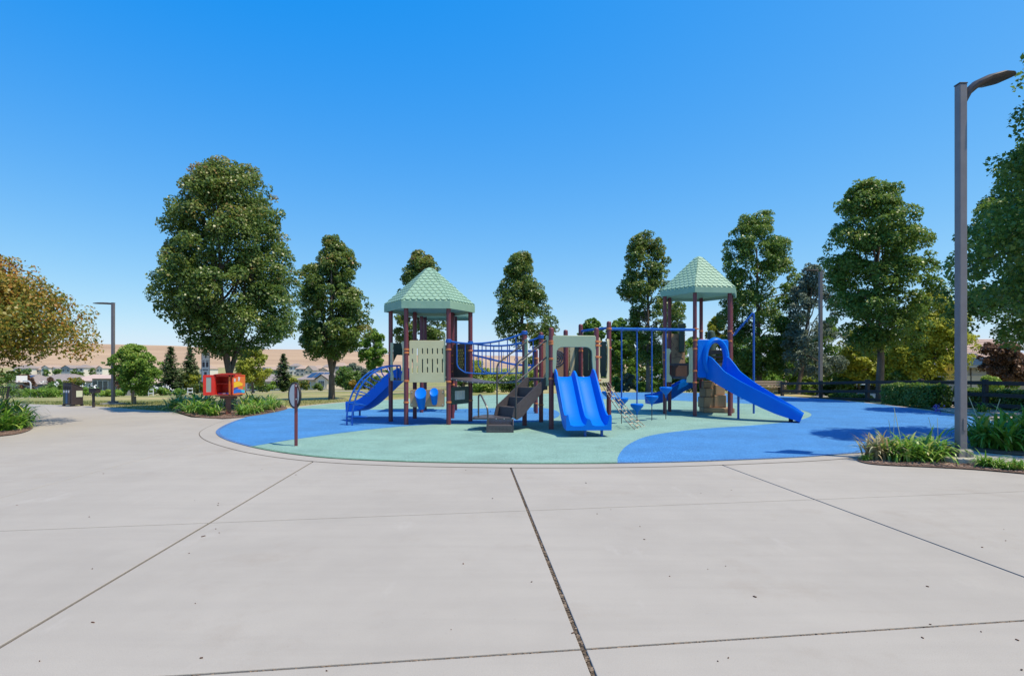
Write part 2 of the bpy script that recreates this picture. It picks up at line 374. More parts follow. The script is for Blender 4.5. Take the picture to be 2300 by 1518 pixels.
def hill_h(x, y):
    u = CX + F * x / y
    vt = np.interp(u, [-2000, 0, 300, 640, 780, 900, 1150, 1500, 3600], [770, 773, 777, 786, 789, 798, 800, 822, 826])
    top = H + (HV - vt) * 1500 / F
    t = smooth01((y - 520) / 980) if y < 1500 else 1.0
    base = ground_z(x, 540)
    t2 = .30 * min(1, max(0, (y - 520) / 980)) + .70 * t
    n1 = noise.noise(Vector((x * .004, y * .003, 0))) * 5 * t + noise.noise(Vector((x * .02, y * .008, 3))) * 1.6 * t
    return base + (top - base) * t2 + n1 * (1 if y < 1480 else .25) - (max(0, y - 1520) * .06)
hx = list(np.linspace(-2600, 2600, 131)); hy = list(np.linspace(520, 1640, 45))
hm = MB(); nx, ny = len(hx), len(hy)
hm.add([(x, y, hill_h(x, y)) for y in hy for x in hx], [(j * nx + i, j * nx + i + 1, (j + 1) * nx + i + 1, (j + 1) * nx + i) for j in range(ny - 1) for i in range(nx - 1)])
tag(hm.build('hill', M['hill'], smooth=True), kind='structure', label='long bare hill of dry golden grass behind the houses', cat='hill')

# ------------------------------------------------------------------ plaza: concrete slabs with real joints
def clip(poly, a, b, off):                     # keep the side left of a->b shifted by off
    d = (b - a).normalized(); n = Vector((-d.y, d.x)); out = []
    f = lambda p: (p - a).dot(n) - off
    for p, q in zip(poly, poly[1:] + poly[:1]):
        fp, fq = f(p), f(q)
        if fp >= 0: out.append(p)
        if (fp > 0 and fq < 0) or (fp < 0 and fq > 0): out.append(p + (q - p) * (fp / (fp - fq)))
    return out
def g2(u, v): p = G(u, v); return Vector((p.x, p.y))
plaza_out = [Vector(p) for p in ((-46, -5), (17, -5), (17, 8.0), (15.8, 14.5), (6, 16.5), (-4, 20))]
plaza_out += [g2(*p) for p in ((640, 922), (600, 930), (560, 937), (500, 941), (430, 937), (388, 925), (300, 918.5), (205, 911.5), (40, 906.5), (-700, 902))]
joints = [((1147, 1050), (1335, 1518), .028), ((1630, 1047), (2300, 1295), .020), ((710, 1032), (0, 1452), .024), ((0, 1192), (2300, 1103), .018),
          ((370, 1518), (2300, 1392), .020), ((0, 1118), (450, 995), .012)]
pieces = [plaza_out]
for p, q, w in joints:
    a, b = g2(*p), g2(*q); new = []
    for poly in pieces:
        for s in (1, -1):
            c = clip(poly, a if s == 1 else b, b if s == 1 else a, w / 2)
            if len(c) > 2:
                ar = abs(sum(c[i].x * c[(i + 1) % len(c)].y - c[(i + 1) % len(c)].x * c[i].y for i in range(len(c)))) / 2
                if ar > .02: new.append(c)
    pieces = new
plaza = thing('plaza', 'pale broomed concrete plaza divided by dirt filled joints', 'plaza', (0, 0, 0), kind='structure')
for k, poly in enumerate(pieces):
    MB().prism([(p.x, p.y) for p in poly], -.12, 0).build('slab', M['concrete'], plaza, bevel=.005)
jm = MB(); jm.add([(p.x, p.y, -.013) for p in plaza_out], [tuple(range(len(plaza_out)))])
jm.build('joint_filler', M['joint'], plaza)
# debris lying in the two wide joints
rng = random.Random(5); cm = MB()
for (p, q, w), cnt in ((joints[0], 420), (joints[4], 420)):
    a, b = G(*p), G(*q)
    for i in range(cnt):
        t = rng.random() ** .7; c = a.lerp(b, t * 1.05); d = (b - a).normalized(); n = Vector((-d.y, d.x, 0))
        s = rng.uniform(.004, .011); c = c + n * rng.uniform(-w * .42, w * .42)
        Mr = Matrix.Rotation(rng.uniform(0, 3), 3, 'Z') @ Matrix.Rotation(rng.uniform(-.4, .4), 3, 'X')
        cm.box((c.x, c.y, -.009), (s * 2.2, s, s * .9), Mr)
tag(cm.build('joint_debris', mat('debris', (.085, .06, .04), .9, (.27, .20, .14), 25), plaza), kind='stuff')

# ------------------------------------------------------------------ rubber play surface
edge_px = [(483, 968), (487, 978), (505, 988), (540, 999), (600, 1013), (700, 1027), (800, 1034), (900, 1038), (1000, 1040.5), (1150, 1042.5), (1300, 1042.5), (1400, 1041.5), (1500, 1039.5),
           (1600, 1036.5), (1700, 1032.5), (1800, 1028), (1880, 1022), (1980, 1014), (2080, 1007), (2170, 999), (2225, 986), (2262, 972), (2262, 957), (2225, 944.5), (2180, 936.5), (2100, 925),
           (2000, 911.5), (1900, 900.5), (1800, 893), (1700, 886.5), (1600, 883), (1480, 881.5), (1360, 881.8), (1230, 884), (1100, 887.5), (1000, 892), (900, 897.5), (830, 900), (770, 904), (700, 911), (640, 918.5), (590, 928), (545, 939.5), (508, 953)]
edge = [G(u, v) for u, v in edge_px]
edge_s = smooth_closed(edge, 2)
def offset_closed(pts, d):
    out = []; n = len(pts)
    for i in range(n):
        t = (pts[(i + 1) % n] - pts[i - 1]); t.z = 0; t.normalize(); out.append(pts[i] + Vector((t.y, -t.x, 0)) * d)
    return out
def ring_sheet(name, inner, outer, z, m, **kw):
    n = len(inner); b = MB()
    b.add([(p.x, p.y, z) for p in inner] + [(p.x, p.y, z) for p in outer], [(i, (i + 1) % n, n + (i + 1) % n, n + i) for i in range(n)])
    return tag(b.build(name, m), kind='structure', **kw)
def sheet(name, pts, z, m, thick=0):
    me = panel_mesh(name, [(p[0], p[1]) for p in pts], [], .002, .0)
    me.transform(Matrix.Translation((0, 0, z))); return link(name, me, m)
cw = sum((edge_s[i].x * edge_s[(i + 1) % len(edge_s)].y - edge_s[(i + 1) % len(edge_s)].x * edge_s[i].y) for i in range(len(edge_s))) > 0
sgn = 1 if cw else -1
out_band = offset_closed(edge_s, sgn * .34); out_line = offset_closed(edge_s, sgn * .356); in_worn = offset_closed(edge_s, -sgn * .085)
ring_sheet('kerb_joint', edge_s, out_line, .0025, M['joint'], label='thin dark joint round the concrete border of the play surface', cat='joint')
ring_sheet('kerb_band', edge_s, out_band, .005, M['concrete'], label='flush pale concrete border round the rubber play surface', cat='kerb')
tag(sheet('play_surface', edge_s, .009, M['rub_green']), kind='structure', label='mint green rubber play surface under the climbing frame', cat='rubber surface')
def near_edge(px):                              # snap the ends of a colour field onto the outline
    return G(*px)
blue_l = [(565, 1003.5)] + [(650, 989), (760, 974), (860, 961.5), (960, 954), (1050, 951), (1150, 950), (1232, 946), (1262, 933), (1248, 920), (1200, 914.5), (1100, 917.5), (1000, 919.5), (900, 920.5), (770, 920.5), (700, 918.5), (650, 916.6)]
bl = [G(*p) for p in blue_l]
i0 = min(range(len(edge_s)), key=lambda i: (edge_s[i] - bl[0]).length); i1 = min(range(len(edge_s)), key=lambda i: (edge_s[i] - bl[-1]).length)
def walk(a, b, step):
    out = [a]
    while a != b: a = (a + step) % len(edge_s); out.append(a)
    return out
w1, w2 = walk(i1, i0, 1), walk(i1, i0, -1)
seg = w1 if len(w1) < len(w2) else w2
poly_l = smooth_open(bl[1:-1], 2) + [edge_s[i] for i in seg]
tag(sheet('blue_play_surface', poly_l, .013, M['rub_blue']), kind='structure', label='bright blue rubber pool shape beside the oval panel post', cat='rubber surface')
blue_r = [(1385, 1044), (1387, 1030), (1394, 1015), (1410, 999), (1450, 980), (1523, 969), (1610, 961), (1697, 956), (1784, 947), (1822, 937), (1823, 928), (1790, 918.5), (1740, 911.5), (1660, 905.5), (1560, 902), (1480, 897.5), (1360, 897.5), (1300, 892), (1236, 880)]
br = [G(*p) for p in blue_r]
i0 = min(range(len(edge_s)), key=lambda i: (edge_s[i] - br[0]).length); i1 = min(range(len(edge_s)), key=lambda i: (edge_s[i] - br[-1]).length)
w1, w2 = walk(i1, i0, 1), walk(i1, i0, -1)
c1 = sum((edge_s[i] - G(2225, 950)).length < 2 for i in w1)
seg = w1 if c1 else w2
poly_r = smooth_open(br[1:-1], 2) + [edge_s[i] for i in seg]
tag(sheet('blue_play_surface', poly_r, .013, M['rub_blue']), kind='structure', label='broad blue rubber field running from the plaza to the fence', cat='rubber surface')
# worn granules along the rim
def rim(name, test, m, label):
    b = MB(); n = len(edge_s)
    for i in range(n):
        j = (i + 1) % n; mid = (edge_s[i] + edge_s[j]) / 2
        if test(CX + F * mid.x / mid.y, mid.y): b.add([(p.x, p.y, .0165) for p in (edge_s[i], edge_s[j], in_worn[j], in_worn[i])], [(0, 1, 2, 3)])
    tag(b.build(name, m), kind='structure', label=label, cat='rubber edge')
rim('rubber_rim', lambda u, y: 560 < u < 1386 and y < 14, M['rub_edge_g'], 'worn dark green granules along the rim of the play surface')
rim('rubber_rim', lambda u, y: (u <= 560 and y < 17) or (u >= 1386 and y < 12), M['rub_edge_b'], 'worn dark blue granules along the rim of the play surface')

# ------------------------------------------------------------------ planting beds
def bed(name, px, m, z, label, world_pts=None):
    pts = [G(*p) for p in px] if px else [Vector((*p, 0)) for p in world_pts]
    pts = smooth_closed(pts, 2)
    return tag(sheet(name, pts, z, m), kind='structure', label=label, cat='planting bed')
bed('mulch_bed', [(392, 924), (432, 937), (500, 941.5), (560, 937), (636, 923), (650, 917), (620, 905), (560, 900), (480, 899), (400, 907)], M['mulch'], .018, 'brown bark mulch bed under the red book box')
bed('mulch_bed', [(1920, 1034), (1945, 1042), (1985, 1046), (2110, 1051), (2200, 1056), (2300, 1065), (2450, 1080), (2450, 1062), (2300, 1050), (2235, 1041), (2180, 1028), (2100, 1021), (1990, 1022), (1940, 1027)], M['mulch'], .018, 'mulch bed round the pedestal of the tall grey lamp post')
bed('mulch_bed', [(2168, 1010), (2230, 1019), (2300, 1024), (2480, 1038), (2700, 1000), (2560, 960), (2330, 958), (2262, 975), (2230, 992)], M['mulch'], .018, 'shaded mulch bed behind the lamp post')
bed('mulch_bed', [(-420, 1000), (-100, 985), (0, 981), (50, 974), (78, 962), (70, 945), (20, 925), (-60, 906), (-420, 905)], M['mulch'], .018, 'mulch bed under the golden leaved tree')
bed('gravel_bed', [(2110, 923), (2185, 933), (2240, 942), (2280, 954), (2400, 958), (2560, 950), (2480, 915), (2280, 908), (2160, 910), (2060, 909)], M['gravel'], .0175, 'strip of pale tan gravel between play surface and hedge')
def shingle_litter(name, px_poly, cnt, seed, m, label, smin=.012, smax=.035):
    rng = random.Random(seed); poly = [G(*p) for p in px_poly]
    x0, x1 = min(p.x for p in poly), max(p.x for p in poly); y0, y1 = min(p.y for p in poly), max(p.y for p in poly)
    def inside(x, y):
        c = False; n = len(poly); j = n - 1
        for i in range(n):
            if (poly[i].y > y) != (poly[j].y > y) and x < (poly[j].x - poly[i].x) * (y - poly[i].y) / (poly[j].y - poly[i].y) + poly[i].x: c = not c
            j = i
        return c
    b = MB(); k = 0
    while k < cnt:
        x, y = rng.uniform(x0, x1), rng.uniform(y0, y1)
        if not inside(x, y): continue
        k += 1; s = rng.uniform(smin, smax)
        Mr = Matrix.Rotation(rng.uniform(0, 6), 3, 'Z') @ Matrix.Rotation(rng.uniform(-.5, .5), 3, 'X')
        b.box((x, y, .02 + s * .2), (s * 2, s, s * .35), Mr)
    tag(b.build(name, m), label, 'mulch', kind='stuff')
chip = mat('bark_chips', (.10, .06, .045), .9, (.36, .24, .18), 3)
shingle_litter('bark_chips', [(392, 924), (432, 936), (500, 940.5), (560, 936), (640, 921), (600, 915), (500, 920), (420, 915)], 1500, 3, chip, 'loose bark chips along the front of the book box bed')
shingle_litter('bark_chips', [(1940, 1038), (1980, 1045), (2110, 1050), (2200, 1055), (2300, 1064), (2300, 1051), (2200, 1040), (2050, 1030)], 1300, 4, chip, 'loose bark chips round the lamp post pedestal', .008, .022)
shingle_litter('bark_chips', [(-60, 985), (0, 980.5), (50, 973), (77, 962), (40, 950), (-60, 960)], 500, 8, chip, 'loose bark chips under the golden leaved tree', .010, .03)
# crumbs, twigs and small leaves on the slabs
rng = random.Random(11); b = MB()
for k in range(46):
    u, v = rng.uniform(0, 2300), 1052 + 455 * rng.random() ** 1.3
    if v < 1075 and u > 1900: continue
    p = G(u, v); s = rng.uniform(.003, .008) * (1.0 if rng.random() < .85 else 1.8)
    b.box((p.x, p.y, .003), (s * rng.uniform(1, 3.2), s, .005), Matrix.Rotation(rng.uniform(0, 3), 3, 'Z'))
tag(b.build('litter', mat('litter_bits', (.035, .03, .025), .9, (.16, .07, .04), 3)), 'scattered crumbs and twig bits lying on the pale concrete', 'litter', kind='stuff')
# ------------------------------------------------------------------ the play structure
ps = thing('play_structure', 'climbing structure of maroon posts with green roofs and blue slides', 'play structure', (1.5, 16.5, 0.0))
def hexv(c, r, rot): return {k: Vector((c[0] + r * math.cos(R(a + rot)), c[1] + r * math.sin(R(a + rot)), 0)) for k, a in (('FL', -120), ('FR', -60), ('R', 0), ('RR', 60), ('RL', 120), ('L', 180))}
A_ = hexv((-2.36, 16.52), 1.15, 3.0)       # tower over the sliding arch
B_ = hexv((1.49, 15.42), 1.155, 4.5)       # low deck in the middle
C_ = hexv((6.38, 19.5), 1.19, 7.0)         # tower with the curved slide
PR = .0635
def clamp_on(post, p, z, ang=None, part='clamp'):
    b = MB(); b.lathe((p.x, p.y, z), [(PR + .004, -.026), (PR + .012, -.020), (PR + .012, .020), (PR + .004, .026)], 14)
    if ang is not None:
        d = Vector((math.cos(ang), math.sin(ang), 0)); b.box(Vector((p.x, p.y, z)) + d * (PR + .035), (.06, .03, .036), Matrix.Rotation(ang, 3, 'Z'))
    return b.build(part, M['orange'], post, smooth=True)
def post(p, top, dome=True, clamps=(), ang=None):
    b = MB(); prof = [(PR, -.06), (PR, top - (.06 if dome else 0))]
    if dome: prof += [(PR * .97, top - .035), (PR * .82, top - .014), (PR * .5, top - .003), (.005, top)]
    b.lathe((p.x, p.y, 0), prof, 16)
    o = b.build('post', M['maroon'], ps, smooth=True)
    for z in clamps: clamp_on(o, p, z, ang)
    return o
def toward(p, q): return math.atan2(q.y - p.y, q.x - p.x)
ctr = lambda h: sum(h.values(), Vector((0, 0, 0))) / 6
# posts of the three hexagons
cl_a = {'FL': (2.06, 1.97, 1.20, .62), 'FR': (2.06, 1.18, .62), 'L': (2.0,), 'R': (2.06, .62), 'RL': (1.2,), 'RR': (1.95, 1.7, 1.45, 1.05, .8)}
for k, p in A_.items(): post(p, 3.30, False, cl_a[k], toward(p, ctr(A_)) if k in ('RR',) else None)
cl_b = {'FL': (2.22, 2.16, 1.78, 1.28), 'FR': (2.22, 2.12, 1.83, 1.24), 'R': (2.62, 2.1), 'L': (2.25, 1.22), 'RL': (2.25, 1.25, .5), 'RR': (2.05,)}
tops = {'FL': 2.575, 'FR': 2.575, 'R': 2.83, 'RR': 2.83, 'L': 2.57, 'RL': 2.59}
for k, p in B_.items(): post(p, tops[k], True, cl_b[k], toward(B_['FL'], B_['FR']) if k == 'FL' else (toward(B_['FR'], B_['FL']) + math.pi if k == 'FR' else None))
cl_c = {'FL': (2.83, 2.46, 2.18, 1.47, 1.10), 'FR': (2.76, 2.44), 'L': (2.1, 1.85, 1.2), 'R': (2.76,), 'RL': (1.7,), 'RR': (2.9, 2.6)}
for k, p in C_.items(): post(p, 4.10, False, cl_c[k], toward(p, C_['FR']) if k == 'FL' else None)
extra = [(Vector((1.52, 16.12, 0)), 2.64, (1.2,)), (Vector((.83, 19.6, 0)), 2.20, (1.9, .35)), (Vector((6.75, 21.0, 0)), 3.25, (2.9, 1.1)), (Vector((2.85, 19.0, 0)), 2.6, (1.9,))]
for p, t, c in extra: post(p, t, True, c)
sq = [Vector((x, y, 0)) for x, y in ((-3.18, 20.0), (-2.07, 20.05), (-3.22, 21.1), (-2.10, 21.15))]
for p in sq: post(p, 3.5, False, (1.75, 1.35) if p.y < 20.5 else (1.6,))

# decks
def deck(h, z, name='deck'):
    c = ctr(h); o = MB().prism([(c + (p - c) * .99)[:2] for p in (h['FL'], h['FR'], h['R'], h['RR'], h['RL'], h['L'])], z - .07, z).build(name, M['steel'], ps, bevel=.006)
    return o
deck(A_, 1.28); deck(B_, 1.29); deck(C_, 1.27)
MB().prism([(-3.15, 20.03), (-2.1, 20.08), (-2.13, 21.1), (-3.19, 21.05)], 1.53, 1.6).build('deck', M['steel'], ps, bevel=.006)
c = ctr(C_); MB().prism([(C_['RR'] * .98 + c * .02)[:2], (C_['RL'] * .98 + c * .02)[:2], (C_['L'] * .95 + c * .05)[:2], (c.x - .2, c.y + .05), (C_['R'] * .9 + c * .1)[:2]], 1.66, 1.73).build('deck', M['steel'], ps, bevel=.006)

# roofs with scalloped shingles
def roof(cpos, nside, rad, rot, z0, zf, zt, show=(), apex_r=.12):
    ang = [R(rot + 360 * i / nside) for i in range(nside)]
    e = [Vector((cpos[0] + rad * math.cos(a), cpos[1] + rad * math.sin(a), 0)) for a in ang]
    cc = Vector((cpos[0], cpos[1], 0)); b = MB(); n = nside
    lev = [(1.0, z0), (1.0, zf), (.985, zf + .012)]
    top_k = apex_r / rad
    lev += [(top_k, zt - .05), (top_k * .6, zt - .015), (.02, zt)]
    b.add([(cc.x + (p.x - cc.x) * k, cc.y + (p.y - cc.y) * k, z) for k, z in lev for p in e],
          [(l * n + i, l * n + (i + 1) % n, (l + 1) * n + (i + 1) % n, (l + 1) * n + i) for l in range(len(lev) - 1) for i in range(n)])
    m = len(b.v)                                            # underside: a shallow recessed soffit
    b.add([(cc.x + (p.x - cc.x) * k, cc.y + (p.y - cc.y) * k, z) for k, z in ((1.0, z0), (.965, z0), (.955, z0 + .08), (.1, z0 + .30)) for p in e],
          [(l * n + (i + 1) % n, l * n + i, (l + 1) * n + i, (l + 1) * n + (i + 1) % n) for l in range(3) for i in range(n)])
    ro = b.build('roof', M['roof'], ps)
    rest = MB()
    for i in range(n):
        p, q = e[i], e[(i + 1) % n]; x = (q - p).normalized(); mid = (p + q) / 2
        lo = cc.lerp(mid, .985) + UP * (zf + .012); hi = cc.lerp(mid, top_k) + UP * (zt - .05)
        yv = (hi - lo); L = yv.length; yv.normalize(); nn = x.cross(yv).normalized()
        if nn.z < 0: nn = -nn
        W0 = (q - p).length * .985 / 2; W1 = W0 * top_k / .985
        rows = 11; rh = L / rows; wn_ = 8; w = 2 * W0 / wn_
        for r_ in range(rows):
            y0 = r_ * rh; off = (r_ % 2) * w / 2
            ks = range(-5, 6)
            for k in ks:
                cx_ = k * w + off
                half = W0 + (W1 - W0) * (y0 + rh * .5) / L
                if abs(cx_) - w * .5 > half: continue
                arc = [Vector((cx_ + w * .5 * math.sin(t), y0 + rh * .72 - rh * .72 * math.cos(t))) for t in [R(a) for a in (-90, -66, -44, -22, 0, 22, 44, 66, 90)]]
                poly = [Vector((cx_ + w * .5, y0 + rh * 1.75))] + [Vector((cx_ - w * .5, y0 + rh * 1.75))] + arc
                # clip to the facet
                poly = clip(poly, Vector((W0, 0)), Vector((W1, L)), 0.0) if True else poly
                if len(poly) > 2: poly = clip(poly, Vector((-W1, L)), Vector((-W0, 0)), 0.0)
                if len(poly) > 2: poly = clip(poly, Vector((10, L * .995)), Vector((-10, L * .995)), 0.0)
                if len(poly) < 3: continue
                hgt = lambda y: .003 + .030 * max(0, 1 - (y - y0) / (rh * 1.75))
                up_ = [lo + x * a.x + yv * a.y + nn * hgt(a.y) for a in poly]; dn = [lo + x * a.x + yv * a.y - nn * .004 for a in poly]
                m_ = len(poly); fs = [tuple(range(m_))] + [(j, (j + 1) % m_, m_ + (j + 1) % m_, m_ + j) for j in range(m_)]
                t = MB() if i in show else rest
                t.add(up_ + dn, fs)
                if i in show: t.build('shingle', M['roof'], ro)
    if rest.v: tag(rest.build('shingle_field', M['roof'], ro), kind='stuff')
    return ro
ra = roof((-2.39, 16.52), 6, 1.31, 3.0, 3.17, 3.375, 4.47, show=(3, 4, 5)); ra['label'] = 'pale green scalloped roof over the sliding arch tower'
rc = roof((6.40, 19.5), 6, 1.37, 7.0, 3.99, 4.17, 5.39, show=(3, 4, 5)); rc['label'] = 'pale green scalloped roof over the curved slide tower'
rb = roof((-2.42, 20.55), 4, 1.26, 46.0, 3.36, 3.55, 4.35); rb['label'] = 'flat cornered green roof half hidden behind another roof'

# ---- tower A: slotted panel, drums, sliding arch
fa = frame(A_['FL'], A_['FR'])
slots = []
for i, x in enumerate((-.405, -.27, -.135, 0.0, .135, .27, .405)):
    x += .0
    if i in (0, 2, 3, 4, 5, 6): slots.append(rrect(x - .021, x + .021, 1.93, 2.10, .02, 3))
    if i == 1: slots.append(rrect(x - .021, x + .021, 1.70, 2.10, .02, 3)); slots.append(rrect(x - .021, x + .021, 1.42, 1.62, .02, 3))
    elif i == 3: slots.append(rrect(x - .021, x + .021, 1.66, 1.82, .02, 3)); slots.append(rrect(x - .021, x + .021, 1.42, 1.59, .02, 3))
    elif i == 5: slots.append(rrect(x - .021, x + .021, 1.65, 1.82, .02, 3)); slots.append(rrect(x - .021, x + .021, 1.42, 1.57, .02, 3))
    else: slots.append(rrect(x - .021, x + .021, 1.42, 1.81, .02, 3))
panel('slotted_panel', rrect(-.485, .485, 1.17, 2.30, .03), slots, .022, M['beige'], ps, fa)
dp = panel('drum_panel', rrect(-.46, .46, .50, .965, .04), [], .022, M['tan'], ps, fa)
for x, rr, hh, zc in ((-.17, .155, .46, .80), (.19, .115, .36, .83)):
    Mx = Matrix.Rotation(R(24), 3, Vector((1, 0, 0)))
    o3 = fa @ Vector((x, zc, .10)); b = MB()
    b.lathe(o3, [(rr * .58, -hh + .08), (rr * .72, -hh * .5), (rr * .95, .02), (rr * 1.02, .06), (rr * .97, .085), (rr * .86, .078), (.01, .07)], 22, Mx)
    for i_, v_ in enumerate(b.v):                       # the head is cut at a slant towards the player
        l_ = Mx.inverted() @ (Vector(v_) - o3)
        if l_.z > 0: l_.z += l_.y * .62; b.v[i_] = tuple(Mx @ l_ + o3)
    d_ = b.build('drum', M['blue'], dp, smooth=True)
for x in (-.42, .42):
    for y in (.56, .9): MB().cyl(fa @ Vector((x, y, .008)), fa @ Vector((x, y, .02)), .014, n=8).build('bolt', M['bolt'], dp)
fbA = frame(A_['RL'], A_['RR']); panel('back_panel', rrect(-.48, .48, 1.30, 2.26, .04), [], .02, M['dkgreen'], ps, fbA)
# entry cheeks on the FL-L edge and the arch climber
def cheeks(Pa, Pb, z0, z1, m, w=.15, inset=.10, back=None):
    f = frame(Pa, Pb); L = (Pb - Pa).length
    for s in (-1, 1):
        xc = s * (L / 2 - inset - w / 2); inner = -s
        xa, xb = xc - w / 2, xc + w / 2
        xi = xb if s < 0 else xa; xo = xa if s < 0 else xb; d = (xi - xo) * .38
        outer = [(xo, z0), (xi, z0), (xi, z0 + .14), (xi - d, z0 + .26), (xi - d, z1 - .22), (xi - d * .2, z1 - .08), (xi - d * .9, z1), (xo, z1)]
        if s > 0: outer = outer[::-1]
        hx = xi - d * 1.45
        panel('entry_cheek', outer, [rrect(min(hx - .012, hx + .012), max(hx - .012, hx + .012), z0 + .28, z0 + .62, .01, 2), rrect(hx - .012, hx + .012, z0 + .68, z1 - .22, .01, 2)], .03, m, ps, f @ Matrix.Translation((0, 0, .02)))
cheeks(A_['L'], A_['FL'], 1.20, 2.28, M['beige'], .2, .06)
fl = frame(A_['RL'], A_['L']); panel('side_panel', [(-.45, 1.75), (-.45, 2.28), (.45, 2.28), (.45, 1.75), (.3, 1.95), (-.3, 1.95)], [], .02, M['dkgreen'], ps, fl)
arch = None
base_mid = (G(779, 956) + G(791, 957)) / 2
for k, (g, off) in enumerate(((G(779, 955.5), 0.0), (G(791, 956.5), 0.0))):
    top = A_['L'].lerp(A_['FL'], .42 + .22 * k); top.z = 1.62
    mid1 = g.lerp(top, .04); mid1.z = .95; mid2 = g.lerp(top, .32); mid2.z = 1.66
    pts = [Vector((g.x, g.y, -.05)), Vector((g.x, g.y, .25))] + bez(Vector((g.x, g.y, .26)), mid1, mid2, top, 18)
    end = top.copy(); end.z = 1.24
    pts += [top + (end - top) * t for t in (.08, .5, 1)]
    b = MB().tube(pts, .024, 10)
    o = b.build('arch_rail', M['blue_metal'], ps, smooth=True)
    if k == 0: arch, ar0 = o, pts
    else: ar1 = pts
for i in (1, 5, 8, 11, 14, 17):
    a0, a1 = ar0[min(i, len(ar0) - 1)], ar1[min(i, len(ar1) - 1)]
    tdir = (ar0[i + 1] - ar0[i - 1]).normalized(); wv = (a1 - a0).normalized()
    inn = tdir.cross(wv); inn = inn if inn.z < 0 or i < 2 else -inn
    if i == 1: inn = Vector((1, .1, 0))
    ext = .34 if i < 12 else .30
    loop = round_path([a0 - wv * .02, a1 + wv * .04, a1 + wv * .16 + inn * ext * .5, a1 + wv * .10 + inn * ext, a0 + inn * ext + wv * .02, a0 + inn * ext * .5 - wv * .12, a0 - wv * .02], .09, 4)
    MB().tube(loop, .016, 8).build('rung', M['blue_metal'], arch, smooth=True)
def trough(w, h, t=.03, skirt=.10):
    hw = w / 2
    return [(-hw - .03, -skirt), (-hw - .035, h * .7), (-hw - .02, h), (-hw + .01, h), (-hw + .03, h * .6), (-hw + .07, .02), (-hw + .14, 0), (hw - .14, 0), (hw - .07, .02), (hw - .03, h * .6), (hw - .01, h), (hw + .02, h), (hw + .035, h * .7), (hw + .03, -skirt)]
# straight slide behind the arch
s0 = A_['L'].lerp(A_['RL'], .5); d_ = Vector((-.88, .47, 0)).normalized()
prof_z = [(-.05, 1.30), (.12, 1.29), (.3, 1.20), (.55, 1.01), (.85, .78), (1.15, .56), (1.45, .40), (1.65, .335), (1.85, .31), (2.05, .30)]
pth = [s0 + d_ * a + UP * z for a, z in prof_z]
sl = MB().sweep(smooth_open(pth, 1), lambda t: trough(.46, .22 if t > .1 else .26)).build('slide', M['blue'], ps, smooth=True); sl['label'] = 'straight dark blue slide behind the arched climber'
for s in (-.15, .15):
    q = pth[-2] + Vector((d_.y, -d_.x, 0)) * s; MB().cyl((q.x, q.y, -.04), (q.x, q.y, .28), .03).build('support_leg', M['blue_metal'], sl, smooth=True)
# lattice panel and window panel of tower A
fr = frame(A_['R'], A_['RR']); L = 1.0
lp = panel('lattice_panel', rrect(-.49, .49, 1.17, 2.28, .03), [], .022, M['brown'], ps, fr)
frb = frame(A_['RR'], A_['R'])
for iy in range(7):
    for ix in range(3):
        x = (ix - 1) * .13 + (iy % 2) * .065 - .03; y = 1.58 + iy * .085
        if abs(x) < .2:
            panel('lozenge', [(x - .05, y), (x, y - .045), (x + .05, y), (x, y + .045)], [], .012, M['gold'], lp, frb @ Matrix.Translation((0, 0, .016)), .003)
fw = frame(A_['FR'], A_['R'])
wp = panel('window_panel', rrect(-.46, .46, .55, 1.03, .05), [rrect(-.28, .28, .66, .93, .03)], .03, M['dkgreen'], ps, fw)
for i in range(6):
    x = -.24 + i * .096; panel('louvre', rrect(x - .036, x + .036, .665, .925, .015, 2), [], .012, M['white'], wp, fw @ Matrix.Translation((0, 0, -.004)), .003)

# ---- bridge between tower A and the low deck
n0, n1 = A_['FR'], B_['L']; f0, f1 = A_['R'], B_['RL']
def sag(a, b, za, zb, s, n=14): return [a.lerp(b, i / n) + UP * (za + (zb - za) * i / n - s * 4 * (i / n) * (1 - i / n)) for i in range(n + 1)]
near_d, far_d = sag(n0, n1, 1.29, 1.29, .13), sag(f0, f1, 1.29, 1.29, .13)
br_ = None
for i in range(14):
    a, b_, c_, d2 = near_d[i], near_d[i + 1], far_d[i + 1], far_d[i]
    g_ = .004; a2, b2 = a.lerp(b_, g_ / .15), b_.lerp(a, g_ / .15); d3, c3 = d2.lerp(c_, g_ / .15), c_.lerp(d2, g_ / .15)
    o = MB().add([a2, b2, c3, d3, a2 - UP * .035, b2 - UP * .035, c3 - UP * .035, d3 - UP * .035], [(0, 1, 2, 3), (7, 6, 5, 4), (0, 4, 5, 1), (1, 5, 6, 2), (2, 6, 7, 3), (3, 7, 4, 0)])
    if br_ is None: br_ = o.build('bridge', M['steel'], ps); br_['label'] = 'sagging grey bridge deck between two towers'
    else: o.build('bridge_plank', M['steel'], br_)
    MB().lathe(a.lerp(b_, .5) - UP * .02 + Vector((0, -.002, 0)), [(.012, -.004), (.012, .004), (.004, .008)], 8, Matrix.Rotation(R(90), 3, 'X')).build('bolt', M['bolt'], br_)
